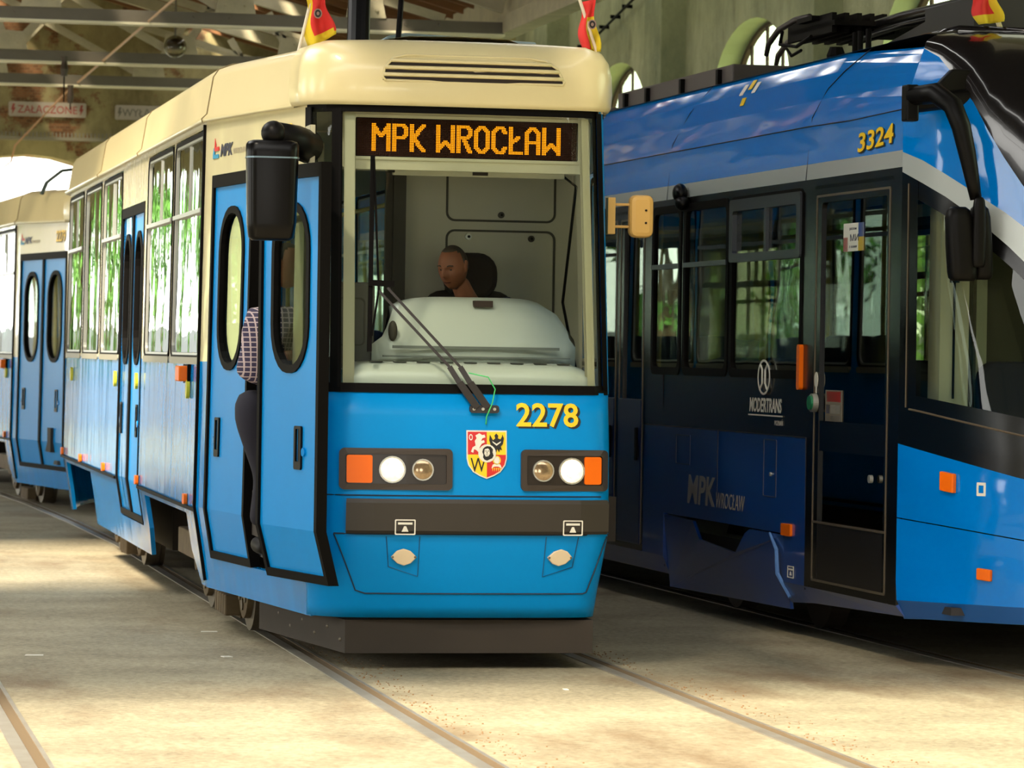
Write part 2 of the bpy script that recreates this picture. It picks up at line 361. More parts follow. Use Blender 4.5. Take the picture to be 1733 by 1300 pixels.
# unseen wall and roof added behind the viewpoint to darken reflections, open strip between
arched_wall('added_wall_front', -14, 14, 7.2, [(-3, 1.8, 2.2, 0), (3.4, 1.8, 2.2, 0)], lambda u, z, w: (u, -5-w, z), .5, [m_end, m_end])
bm = bmesh.new(); box(bm, -14, 14, -5.6, 6.0, 7.2, 7.35); tag(bobj('added_ceiling_front', bm, m_wood), kind='structure')
bm = bmesh.new(); box(bm, -60, 80, 86, 86.4, -.1, 2.2); tag(bobj('added_yard_wall', bm, mat('added_wall_grey', (112, 118, 124), .9, noise_amt=.5, scale=.6)), kind='structure')  # low wall added beyond the gates to block sky in side reflections
bm = bmesh.new(); box(bm, -14, -13.7, -5, 8, 0, 7.2); box(bm, 13.7, 14, -5, 8, 0, 7.2); tag(bobj('trim_8', bm, m_wall), kind='structure')
# roof planes
YF = 11.3
def roofz(x): return 5.35+.27*(7.1-x) if x > 0 else 5.35+.27*7.1+.27*x
bm = bmesh.new()
for a, b in ((-7.6, -.12), (.12, 2.2), (2.4, 5.2), (5.4, 7.1)):
    obox_pts = [(a, roofz(a)), (b, roofz(b)), (b, roofz(b)+.12), (a, roofz(a)+.12)]
    for ya, yb in ((YF, 19.3), (19.3, 24.6), (24.6, 48)):
        q = obox_pts if (a > 0 or ya != 19.3) else [(a, roofz(a)), (-3.6, roofz(-3.6)), (-3.6, roofz(-3.6)+.12), (a, roofz(a)+.12)]
        prism(bm, q, lambda u, v, d: (u, ya+d, v), yb-ya)
prism(bm, [(7.1, 5.35), (7.7, 5.79), (7.7, 5.91), (7.1, 5.47)], lambda u, v, d: (u, YF+d, v), 48-YF)
prism(bm, [(9.3, 6.98), (9.9, 7.42), (9.9, 7.54), (9.3, 7.1)], lambda u, v, d: (u, YF+d, v), 48-YF)
tag(bobj('ceiling', bm, m_wood), kind='structure')
trl = bpy.data.materials.new('diffuser_panel'); trl.use_nodes = True; _n = trl.node_tree.nodes; _n.remove(_n['Principled BSDF']); _t = _n.new('ShaderNodeBsdfTranslucent'); _t.inputs[0].default_value = (.11, .12, .10, 1); trl.node_tree.links.new(_t.outputs[0], _n['Material Output'].inputs[0])
bm = bmesh.new(); bm.faces.new([bm.verts.new(p) for p in ((7.65, YF, 5.8), (9.35, YF, 7.05), (9.35, 48, 7.05), (7.65, 48, 5.8))]); tag(bobj('window_6', bm, trl), kind='structure')  # translucent roof panel added to light the right wall and tram gap
bm = bmesh.new()
y = 33.0
while y < 47.8:
    for a, b in ((-7.4, 0), (0, 7.1)):
        obox(bm, (a, y, roofz(a)-.06), (b, y, roofz(b)-.06), .05, .1)
    y += .62
tag(bobj('trim_6', bm, m_raft), kind='structure')
bm = bmesh.new(); box(bm, 6.98, 7.2, YF, 48, 4.82, 5.0); box(bm, 7.06, 7.12, YF, 48, 5.0, 5.3)
tag(bobj('trim_7', bm, m_truss, bevel=.01), kind='structure')

def truss(y, lab):
    r = empty('roof_truss', (0, y, 4.83)); tag(r, lab, 'roof truss', 'steel roof trusses under the depot roof')
    bm = bmesh.new(); box(bm, -6.9, 7.0, -.05, -.03, -.02, .1); box(bm, -6.9, 7.0, .03, .05, -.02, .1)
    for x in [i*.35-6.6 for i in range(39)]:
        if int(x*10) % 3 == 0: cyl(bm, (x, -.06, .06), (0, 1, 0), .02, .03, 6)
    bobj('tie_beam', bm, m_trussd, r)
    bm = bmesh.new(); box(bm, -6.9, 7.0, -.09, .09, -.045, -.02); bobj('tie_flange', bm, m_flange, r)
    bm = bmesh.new()
    for s, e in ((-6.9, 0), (0, 7.0)): obox(bm, (s, 0, roofz(s)-4.83-.28), (e, 0, roofz(e)-4.83-.28), .1, .14)
    bobj('top_chord', bm, m_truss, r)
    for x0, z0, x1, z1 in ((4.3, .08, 1.9, 1.35), (4.3, .08, 4.75, .78), (1.9, 1.35, 1.9, .08), (6.4, .12, 3.1, 1.02), (2.4, .08, 1.9, 1.4), (2.4, .08, 3.2, .95), (5.6, .08, 5.3, .6), (-4.3, .08, -1.9, 1.35), (-4.3, .08, -4.75, .78), (-2.4, .08, -3.2, .95)):
        bm = bmesh.new(); obox(bm, (x0, -.01, z0), (x1, -.01, z1), .09, .02, up=(0, 1, 0)); obox(bm, (x0, .02, z0), (x1, .02, z1), .02, .09, up=(0, 1, 0)); bobj('web_member', bm, m_truss, r)
    for x in (4.3, 2.4, 5.6, -4.3):
        bm = bmesh.new(); prism(bm, [(-.2, 0), (.2, 0), (.16, .2), (-.16, .22)], lambda u, v, d: (x+u, -.07+d, .1+v), .02)
        for q in ((-.1, .08), (.1, .08), (0, .16)): cyl(bm, (x+q[0], -.08, .1+q[1]), (0, 1, 0), .018, .03, 6)
        bobj('gusset_plate', bm, m_truss, r)
truss(36.0, 'nearest steel roof truss, its pale bottom edge highest in the photo')
truss(41.2, 'middle steel roof truss, the globe lamp hanging just above its tie beam')
truss(44.8, 'farthest steel roof truss, just above the red and grey signs')

# end wall fittings
def sign(name, x0, x1, z0, z1, txt, col, lab):
    r = empty(name, ((x0+x1)/2, 47.995, z0)); tag(r, lab, 'sign')
    w = (x1-x0)/2; bm = bmesh.new(); prism(bm, rrect(-w, w, 0, z1-z0, .02), lambda u, v, d: (u, -d, v), .06); bobj('sign_box', bm, mat('sign_white', (186, 176, 160), .5, noise_amt=.2), r)
    bm = bmesh.new(); text_bm(bm, txt, .14, lambda u, v, d: (u*.93, -.062-d, .045+v), bold=.001, align='CENTER')
    bobj('sign_lettering', bm, col, r)
    for s in (-1, 1):
        bm = bmesh.new(); prism(bm, [(0, .14), (.03, .14), (.015, .09), (.04, .09), (-.01, .0), (.0, .06), (-.02, .06)], lambda u, v, d: (s*(w-.06)+u-.01, -.062-d, .02+v), .004)
        bobj('lightning_mark', bm, col, r)
m_signred = mat('faded_red', (170, 84, 74), .5)
sign('depot_sign', 2.80, 3.80, 4.61, 4.80, 'ZAŁĄCZONE', m_signred, 'white box sign reading ZAŁĄCZONE in faded red over the gate')
sign('depot_sign', 4.18, 5.18, 4.60, 4.79, 'WYŁĄCZONE', mat('faded_grey', (120, 116, 104), .5), 'white box sign with faded grey letters, partly behind the tram roof')
bm = bmesh.new(); box(bm, -3, 5.2, 47.8, 47.97, 4.30, 4.34)
for k in range(160): box(bm, -3+k*.05, -2.98+k*.05, 47.8, 47.82, 4.34, 4.40)
tag(bobj('cable_rack', bm, mat('cable_rack_grey', (150, 144, 124), .6)), 'narrow toothed rack running along the end wall below the signs', 'cable rack')
bm = bmesh.new(); tube(bm, [(3.46, YF, 4.80), (3.46, 20, 4.80), (3.44, 46.8, 4.84), (3.42, 46.9, 4.82), (2.86, 47.45, 4.2), (2.82, 47.6, 4.0), (2.75, 49, 3.95), (2.4, 56, 4.0)], .014, 6)
tag(bobj('contact_wire', bm, mat('copper_wire', (205, 165, 130), .4, .3)), 'copper overhead wire running down to the gate arch', 'wire')
r = empty('globe_lamp', (4.13, 40.0, 4.92)); tag(r, 'round clear glass hanging lamp under the roof trusses', 'lamp')
bm = bmesh.new(); sphere(bm, (0, 0, -.0), .125, 20); bobj('glass_globe', bm, glass('lamp_glass', (200, 195, 180), 1.6), r)
bm = bmesh.new(); sphere(bm, (0, 0, .03), .1, 16, sz=.6); bobj('lamp_body', bm, mat('lamp_dark', (90, 78, 60), .4, .4), r)
bm = bmesh.new(); sphere(bm, (0, 0, -.045), .085, 14, sz=.4); bobj('lamp_reflector', bm, mat('lamp_white', (240, 236, 215), .3), r)
bm = bmesh.new(); tube(bm, [(0, 0, .1), (0, 0, .9)], .012, 6); bobj('lamp_rod', bm, m_trussd, r)
# hanging insulators with wires
for i, (px, yy, z0, z1) in enumerate(((2.95, 40.3, 4.3, 4.8), (2.05, 44.7, 3.5, 4.75), (3.35, 44.7, 4.5, 4.8))):
    r = empty('wire_hanger', (px, yy, z0)); tag(r, ['dark insulator hanging on a thin wire under the middle truss', 'small insulator with a wire at the left edge, under the far truss', 'short bracket hanging under the far truss beside the wire'][i], 'hanger')
    bm = bmesh.new(); tube(bm, [(0, 0, 0), (0, 0, z1-z0)], .008, 6); bobj('hanger_wire', bm, rubber, r)
    bm = bmesh.new(); tube(bm, [(0, 0, z1-z0-.22), (0, 0, z1-z0-.14), (0, 0, z1-z0-.06), (0, 0, z1-z0)], [.03, .045, .03, .04], 8); bobj('insulator', bm, mat('insulator_brown', (70, 56, 44), .4), r)
# conduit on the right wall
bm = bmesh.new(); tube(bm, [(9.45, 39.9, 7.9), (9.46, 39.9, 3.6)], .018, 6)
for z in (4.0, 4.6, 5.2, 5.8): box(bm, 9.4, 9.5, 39.85, 39.95, z, z+.05)
tag(bobj('wall_conduit', bm, rubber), 'thin black vertical conduit on the side wall between the two arched windows', 'conduit')
bm = bmesh.new(); tube(bm, [(9.4, 46.2, 5.0), (9.4, 43, 5.35), (9.4, 40.3, 5.72)], .016, 6)
for k in range(9): box(bm, 9.38, 9.5, 40.5+k*.6, 40.53+k*.6, 5.685-k*.068, 5.725-k*.068)
tag(bobj('wall_cable', bm, rubber), 'black cable clipped on a slant above the farthest arched window', 'cable')

# ------------------------------------------------------------ rails
TH2 = 0.030379
Q2 = Vector((5.75, 19.337, 0)); D2 = Vector((-math.sin(TH2), math.cos(TH2), 0)); N2 = Vector((D2.y, -D2.x, 0))
def railbm(pts):
    bm = bmesh.new(); pts = [Vector((p[0], p[1], 0)) for p in pts]
    prof = [(-.03, .006, 0), (.03, .006, 0), (.034, .0015, 1), (.075, .0015, 1), (.078, .004, 0), (.098, .004, 0)]
    rows = []
    for i, p in enumerate(pts):
        d = (pts[min(i+1, len(pts)-1)]-pts[max(0, i-1)]).normalized(); n = Vector((d.y, -d.x, 0))
        rows.append([bm.verts.new(p+n*a+Vector((0, 0, b))) for a, b, _ in prof]+[bm.verts.new(p+n*.098+Vector((0, 0, -.05))), bm.verts.new(p-n*.03+Vector((0, 0, -.05)))])
    for a, b in zip(rows, rows[1:]):
        for k in range(8):
            f = bm.faces.new([a[k], a[(k+1) % 8], b[(k+1) % 8], b[k]]); f.material_index = 1 if k in (1, 2, 3) else 0
    return bm
railst = mat('rail_steel', (176, 174, 164), .38, .5, noise_amt=.6, scale=5, rgb2=(124, 104, 76)); raild = mat('rail_groove', (104, 86, 60), .9)
def rail(pts, lab): tag(bobj('tram_rail', railbm(pts), [railst, raild]), lab, 'rail')
cv = lambda x: [(x, y) for y in range(2, 31, 4)]+[(x-.0, 30), (x-.1, 34), (x-.25, 38), (x-.55, 43), (x-.9, 48), (x-1.6, 56)]
rail(cv(2.70), 'rail running from the foreground under the left wheels of the front tram')
rail(cv(4.17), 'rail coming out from under the right of the grey plough to the bottom edge')
rail([(.94, y) for y in range(2, 60, 4)], 'rail just showing in the bottom left corner')
for off, lab in ((.42, 'rusty rail at the lower right edge, left rail of the newer tram'), (1.9, 'far rail in the dark under the newer tram')):
    rail([(Q2+N2*off+D2*t)[:2] for t in range(-16, 28, 4)], lab)
# dirt and litter
bm = bmesh.new()
for k in range(700):
    y = R.uniform(11, 20); s = R.choice((2.70, 4.17)); x = s+.13+abs(R.gauss(0, .1)); q = R.uniform(.002, .006)
    sphere(bm, (x, y, q*.3), q, 5, sz=.6)
tag(bobj('track_grit', bm, mat('brown_grit', (140, 104, 66), .95, noise_amt=.5, scale=20)), 'loose brown grit lying along the rails', 'grit', kind='stuff')
for i, (x, y, a, l) in enumerate(((2.4, 20.9, .1, .05), (1.3, 19.3, 0, .05), (2.3, 19.2, .4, .025), (3.72, 17.3, 0, .012))):
    bm = bmesh.new(); prism(bm, [(-l, -.02), (l*.9, -.028), (l, .02), (-l*.8, .026)], lambda u, v, d: (u, v, .001+d), .004)
    o = bobj('paper_scrap', bm, whitel); o.location = (x, y, 0); o.rotation_euler = (0, 0, a)
    tag(o, ['white scrap on the floor left of the front wheel', 'white scrap on the floor at the left, away from the rail', 'small white scrap on the floor below the left wheel', 'tiny white crumb on the floor in front of the plough'][i], 'litter')

# ------------------------------------------------------------ blue and cream tram cars
# local frame: x across (centre 0), y backwards from the nose, z up
HW = [(.25, .845), (2.55, 1.13), (12.9, 1.13), (13.9, .86), (14.0, .8)]
NOSE = [(0, -.02), (.35, -.012), (.6, .0), (.70, .025), (.78, .08), (.83, .17), (.845, .25)]
NOSER = [(0, -.02), (.35, -.012), (.6, .0), (.66, .02), (.70, .06), (.725, .13), (.738, .25)]
HWR = [(.25, .738), (2.55, 1.13), (12.9, 1.13), (13.9, .86), (14.0, .8)]
INS = [(.25, .075), (.45, .045), (.72, 0), (1.55, .012), (2.95, .03), (3.2, .03)]
RAKE = [(.26, .09), (.4, .03), (.68, -.05), (.9, -.06), (1.15, -.05), (1.42, 0), (2.87, .2), (3.2, .22)]
NX = [(.26, .925), (.4, .94), (.7, 1), (1.42, 1), (2.85, .975), (3.2, .975)]
def wfac(y): return max(0, 1-max(0, y)/.8)
def nosepos(x, z, off=0):
    s = -1 if x < 0 else 1; w = 1
    T_ = NOSE if x < 0 else NOSER; XM = T_[-1][0]; x = min(x, XM)
    y0 = interp(T_, abs(x)); y1 = interp(T_, min(XM, abs(x)+.02)); y2 = interp(T_, max(0, abs(x)-.02))
    ax = abs(x); hx = min(XM, ax+.02)-max(0, ax-.02)
    n = Vector((s*(y1-y2)/hx, -1, 0)).normalized(); w = wfac(y0)
    xx = x*(1+(interp(NX, z)-1)*w)
    return Vector((xx+n.x*off, y0+w*interp(RAKE, z)+n.y*off, z))
def sidepos(s, y, z, off=0):
    H_ = HW if s < 0 else HWR; h = interp(H_, y); dh = (interp(H_, y+.05)-interp(H_, y-.05))/.1 if y > .35 else (1.13-H_[0][1])/2.3
    n = Vector((s*1, -dh, 0)).normalized(); w = wfac(y)
    x = s*(h-interp(INS, z)*(1-w)); x *= (1+(interp(NX, z)-1)*w)
    return Vector((x+n.x*off, y+w*interp(RAKE, z)+n.y*off, z))
ZT = lambda y: interp([(0, 2.893), (.6, 2.898), (2.5, 2.93), (14, 2.93)], y)
LWIN = [(2.60, 4.20, 1), (4.27, 5.90, 1), (7.76, 9.36, 1), (9.50, 11.02, 0), (11.18, 12.70, 1)]
RWIN = [(2.75, 4.35, 1), (4.45, 6.05, 1), (6.15, 7.75, 1), (7.85, 9.45, 0), (9.55, 11.1, 1), (11.2, 12.7, 1)]

def frac(z, y): # stretch the top row to follow the roof lip
    return z if z < 2.9 else ZT(y)
def side_shell(parent, s, holes, arches):
    ys = {.25, .5, 1.2, 2.0, 2.55, 6.0, 13.2, 13.55, 13.9}
    zs = {.26, .45, .72, 1.15, 1.55, 2.6, 2.93}
    for y0, y1, z0, z1 in holes: ys |= {y0, y1}; zs |= {z0, z1}
    for y0, y1 in arches: ys |= {y0, y1}; zs.add(.66)
    ys = sorted(ys); zs = sorted(zs)
    def P(i, j):
        y, z = ys[i], zs[j]
        if z < .4:
            for k, (a, b) in enumerate(arches):
                if abs(y-a) < 1e-6 and k == 0 and s < 0: y = a-.32
                elif abs(y-b) < 1e-6 and k == 0 and s < 0: y = b+.1
        return sidepos(s, y, frac(z, y))
    def skip(i, j):
        y = (ys[i]+ys[i+1])/2; z = (zs[j]+zs[j+1])/2
        return any(a < y < b and c < z < d for a, b, c, d in holes) or any(a < y < b and z < .66 for a, b in arches)
    bm = bmesh.new(); grid_sheet(bm, [[P(i, j) for j in range(len(zs))] for i in range(len(ys))], skip, lambda i, j: 1 if zs[j] >= 1.54 else 0)
    bm.normal_update()
    for f in bm.faces:
        if f.normal.x*s < 0: f.normal_flip()
    return bobj('side_panel', bm, [blueside, creamside if s < 0 else blueside], parent, solid=.03, keepn=True)
def on(s): return lambda u, v, d: sidepos(s, u, v, d)
def side_window(parent, s, y0, y1, sash, z0=1.56, z1=2.87):
    f = on(s); bm = bmesh.new(); e = .035
    e = .024; o1 = rrect(y0+.01, y1-.01, z0+.0, z1, .09); i1 = rrect(y0+.01+e, y1-.01-e, z0+e, z1-e, .07)
    ringp(bm, o1, i1, lambda u, v, d: f(u, v, -.02+d), .026)
    w = bobj('side_window', bm, rubber, parent)
    bm = bmesh.new(); ringp(bm, rrect(y0+.034, y1-.034, z0+.024, z1-.024, .07), rrect(y0+.048, y1-.048, z0+.038, z1-.038, .06), lambda u, v, d: f(u, v, -.012+d), .012)
    if sash:
        prism(bm, [(y0+.04, 2.405), (y1-.04, 2.405), (y1-.04, 2.43), (y0+.04, 2.43)], lambda u, v, d: f(u, v, -.015+d), .03)
        ym = (y0+y1)/2; prism(bm, [(ym-.006, 2.43), (ym+.006, 2.43), (ym+.006, z1-.05), (ym-.006, z1-.05)], lambda u, v, d: f(u, v, -.012+d), .012)
    bobj('window_trim', bm, alu, w)
    bm = bmesh.new(); prism(bm, rrect(y0+.05, y1-.05, z0+.04, z1-.04, .06), lambda u, v, d: f(u, v, -.016+d), .006); bobj('window_glass', bm, glasss if s < 0 else glassw, w)
    bm = bmesh.new(); prism(bm, rrect(y0+.02, y1-.02, z0-.028, z0+.012, .018), lambda u, v, d: f(u, v, -.01+d), .02); bobj('window_sill', bm, mat('sill_pale', (150, 146, 126), .5), w)
    return w
def door_leaf(parent, fn, w, z0, z1, handle=True, hside=0):
    """fn(u,v,d): u 0..w across the leaf"""
    e = .035; bm = bmesh.new()
    nz = 9
    gx0, gx1, gz0, gz1 = w*.2, w*.8, 1.51, z1-.19
    leaf = empty('door_leaf', parent=parent)
    outer = rrect(e, w-e, z0+e, z1-e, .01); 
    # blue skin as a ring round the glazing + lower slab
    O = rrect(e, w-e, 1.3, z1-e, .001, 6); I = rrect(gx0, gx1, gz0, gz1, (gx1-gx0)*.46, 6)
    ringp(bm, O, I, lambda u, v, d: fn(u, v, d-.03), .03)
    rows = [z0+e, .72, 1.0, 1.3]
    for a, b in zip(rows, rows[1:]):
        prism(bm, [(e, a), (w-e, a), (w-e, b), (e, b)], lambda u, v, d: fn(u, v, d-.03), .03)
    bobj('door_skin', bm, blue if hside < 2 else blueside, leaf)
    bm = bmesh.new()
    for (a, b, c, d_) in ((0, e+.002, z0, z1), (w-e-.002, w, z0, z1), (e, w-e, z1-e-.035, z1), (e, w-e, z0, z0+e+.01)):
        zz = [c]+[q for q in (.45, .72, 1.3) if c < q < d_]+[d_]
        for p, q in zip(zz, zz[1:]): prism(bm, [(a, p), (b, p), (b, q), (a, q)], lambda u, v, d: fn(u, v, d-.04), .055)
    ringp(bm, rrect(gx0-.005, gx1+.005, gz0-.005, gz1+.005, (gx1-gx0)*.46, 6), rrect(gx0+.035, gx1-.035, gz0+.035, gz1-.035, (gx1-gx0)*.4, 6), lambda u, v, d: fn(u, v, d-.03), .04)
    bobj('door_seal', bm, rubber, leaf)
    bm = bmesh.new(); prism(bm, rrect(gx0+.01, gx1-.01, gz0+.01, gz1-.01, (gx1-gx0)*.44, 6), lambda u, v, d: fn(u, v, d-.02), .006); bobj('door_glass', bm, glassd, leaf)
    if handle:
        hx = w*.62 if hside == 1 else w*.22
        bm = bmesh.new(); ringp(bm, rrect(hx-.012, hx+.088, 1.02, 1.24, .012, 2), rrect(hx+.01, hx+.066, 1.06, 1.225, .006, 2), lambda u, v, d: fn(u, v, d-.005), .016)
        prism(bm, [(hx+.02, 1.06), (hx+.055, 1.06), (hx+.055, 1.225), (hx+.02, 1.225)], lambda u, v, d: fn(u, v, d-.005), .006)
        bobj('door_handle', bm, blackm, leaf)
        bm = bmesh.new(); lx = hx+.115 if hside == 1 else hx-.035; p = fn(lx, 1.11, .0); q = fn(lx, 1.11, .012)
        cyl(bm, p, q-p, .022, .02, 12); bobj('door_lock', bm, blueside, leaf)
    return leaf
def roof_bm():
    """cream roof: ring sections"""
    bm = bmesh.new()
    prof = [(-.035, -.005), (.03, -.02), (.035, .0), (.005, .03), (-.03, .24), (-.06, .285), (-.14, .315), (-.40, .345), (-.75, .37), (-1.1, .375)]
    ys = [.46, 1.5, 2.55, 4.5, 6.35, 6.4, 9, 12.9, 13.9]
    P = []
    for s in (-1, 1):
        rows = []
        for y in ys:
            row = []
            for o, h in prof:
                b = sidepos(s, y, ZT(y)); hw = interp(HW if s < 0 else HWR, y)
                oo = max(o, -hw+.02) if o < -.5 else o
                p = sidepos(s, y, ZT(y), oo if o > -.5 else 0)
                if o <= -.5: p.x = s*max(0.0, hw*(1+o/1.1))
                p.z = ZT(y)+h*(1 if o > -.3 else 1)
                row.append(p)
            rows.append(row)
        grid_sheet(bm, rows)
    for y in (.55, 13.9): pass
    bmesh.ops.remove_doubles(bm, verts=bm.verts, dist=.003)
    return bm
def nosecols(n=11):
    out = []
    for k in range(-n, n+1): out.append(('n', (.845 if k < 0 else .738)*math.sin(PI/2*k/n)))
    return out
def mask_bm():
    bm = bmesh.new()
    prof = [(-.03, -.005), (.03, -.015), (.045, .01), (.05, .08), (.045, .18), (.03, .255), (-.005, .308), (-.09, .342), (-.3, .362), (-.6, .372)]
    rows = []
    cols = [('s', -1, y) for y in (.5, .4, .3)]+nosecols(12)+[('s', 1, y) for y in (.3, .4, .5)]
    for c in cols:
        row = []
        for o, h in prof:
            if c[0] == 's': p = sidepos(c[1], c[2], ZT(c[2]), o); y0 = c[2]
            else: p = nosepos(c[1], 2.875, o); y0 = interp(NOSE if c[1] < 0 else NOSER, abs(c[1]))
            if o < -.1:
                # pull the top towards the centre line
                k = (-o-.03)/.6; base = sidepos(c[1], c[2], ZT(c[2]), 0) if c[0] == 's' else nosepos(c[1], 2.875, 0)
                p = base.copy(); p.x = base.x*(1-k*.95); p.y = base.y+(.62-base.y)*min(1, k*1.02)
            w = wfac(y0)
            hz = h*(.94 if h > .1 else 1)*(1 if w > .3 else .97+.03*w)
            p.z = ZT(y0)+hz
            row.append(p)
        rows.append(row)
    grid_sheet(bm, rows)
    return bm
def npos(x, z, off=0): return nosepos(x, z, off)
NP = lambda u, v, d: nosepos(u, v, d)

def numerals(parent, fn, txt, size, sx=1, nm='fleet_number'):
    bm = bmesh.new(); text_bm(bm, txt, size, lambda u, v, d: fn(u+.012, v-.008, d), bold=.004*size/.17, sx=sx, d=.0008); bobj('number_shadow', bm, numk, parent)
    bm = bmesh.new(); text_bm(bm, txt, size, lambda u, v, d: fn(u, v, d+.001), bold=.003*size/.17, sx=sx, d=.0008); return bobj(nm, bm, numy, parent)
def company_mark(parent, fn, s=1.0, muted=False):
    bm = bmesh.new(); prism(bm, [(.03, .085), (.035, .15), (.055, .105), (.055, .085), (.12, .085), (.12, .055), (.03, .055)], lambda u, v, d: fn(u*s, v*s, d), .003, 0)
    prism(bm, [(0, 0), (.115, 0), (.115, .03), (.035, .03), (.035, .05), (.018, .08), (0, .03)], lambda u, v, d: fn(u*s, v*s, d), .003, 1)
    text_bm(bm, 'MPK', .125*s, lambda u, v, d: fn(.14*s+u, v+.01*s, d), bold=.004*s, shear=.25, sx=.95, mi=2)
    text_bm(bm, 'WROCŁAW', .06*s, lambda u, v, d: fn(.40*s+u, v+.01*s, d), sx=.8, mi=3)
    bobj('company_mark', bm, [redv, cyanv, navyv, mat('mark_grey', (150, 140, 118), .5)], parent)

FONT = {'M': (11, [(0, 0, 0, 16), (10, 0, 10, 16), (0, 15, 5, 9), (5, 9, 10, 15)]),
        'P': (9, [(0, 0, 0, 16), (0, 16, 6, 16), (0, 8, 6, 8), (8, 10, 8, 14), (6, 16, 8, 14), (6, 8, 8, 10)]),
        'K': (9, [(0, 0, 0, 16), (1, 8, 8, 16), (1, 8, 8, 0)]),
        'W': (11, [(0, 0, 0, 16), (10, 0, 10, 16), (0, 1, 5, 6), (5, 6, 10, 1)]),
        'R': (9, [(0, 0, 0, 16), (0, 16, 6, 16), (0, 9, 6, 9), (8, 11, 8, 14), (6, 16, 8, 14), (6, 9, 8, 11), (3, 9, 8, 0)]),
        'O': (9, [(0, 3, 0, 13), (8, 3, 8, 13), (3, 16, 5, 16), (3, 0, 5, 0), (0, 13, 3, 16), (5, 16, 8, 13), (0, 3, 3, 0), (5, 0, 8, 3)]),
        'C': (9, [(0, 3, 0, 13), (3, 16, 6, 16), (3, 0, 6, 0), (0, 13, 3, 16), (6, 16, 8, 13), (0, 3, 3, 0), (6, 0, 8, 3)]),
        'L': (8, [(0, 0, 0, 16), (0, 0, 7, 0), (0, 6, 5, 10)]),
        'A': (9, [(0, 0, 0, 13), (8, 0, 8, 13), (3, 16, 5, 16), (0, 13, 3, 16), (5, 16, 8, 13), (0, 7, 8, 7)]), ' ': (3, [])}
def display(parent):
    d = empty('destination_display', (0.0, .34, 2.60), parent=parent)
    bm = bmesh.new()
    prism(bm, rrect(-.665, .655, -.04, .255, .05), lambda u, v, w: (u, .0+(.16 if w == 0 else 0), v), 1)
    bobj('display_housing', bm, mat('display_housing_cream', (206, 200, 172), .4), d)
    bm = bmesh.new(); ringp(bm, rrect(-.6, .605, .01, .24, .012, 2), rrect(-.583, .588, .025, .225, .006, 2), lambda u, v, w: (u, -w, v), .012); bobj('display_bezel', bm, mat('display_housing_cream', (206, 200, 172), .4), d)
    bm = bmesh.new(); box(bm, -.583, .588, -.004, -.001, .025, .225); bobj('display_screen', bm, mat('display_dark', (16, 8, 6), .7, spec=.1), d)
    NXD, NZD = 151, 24; px = 1.155/NXD; pz = .192/NZD
    lit = set(); cx = 10
    for ch in 'MPK WROCLAW':
        w, st = FONT[ch]
        for x0, z0, x1, z1 in st:
            n = max(abs(x1-x0), abs(z1-z0), 1)
            for k in range(n+1):
                x = cx+round(x0+(x1-x0)*k/n); z = 3+round(z0+(z1-z0)*k/n)
                lit |= {(x, z), (x+1, z), (x+2, z), (x, z+1), (x+1, z+1), (x+2, z+1)}
        cx += w+3
    lit = {(a, b) for a, b in lit if a < NXD-1}
    def dots(cells, y):
        bm = bmesh.new()
        for i, j in cells:
            c = Vector((-.575+i*px+px/2, y, .029+j*pz+pz/2)); r = px*.45
            v = [bm.verts.new(c+Vector((r*math.cos(k*PI/3), 0, r*math.sin(k*PI/3)))) for k in range(6)]; bm.faces.new(v)
            t = bm.verts.new(c+Vector((0, -.002, 0)))
            for k in range(6): bm.faces.new([v[k], v[(k+1) % 6], t])
        return bm
    tag(bobj('unlit_dots', dots([(i, j) for i in range(NXD) for j in range(NZD) if (i, j) not in lit], -.005), mat('dot_off', (74, 44, 34), .7, spec=.1), d), kind='stuff')
    tag(bobj('lit_dots', dots(lit, -.006), emit('dot_on', (255, 146, 10), 2.4, (60, 30, 5)), d), 'amber lit dots spelling MPK WROCŁAW', kind='stuff')

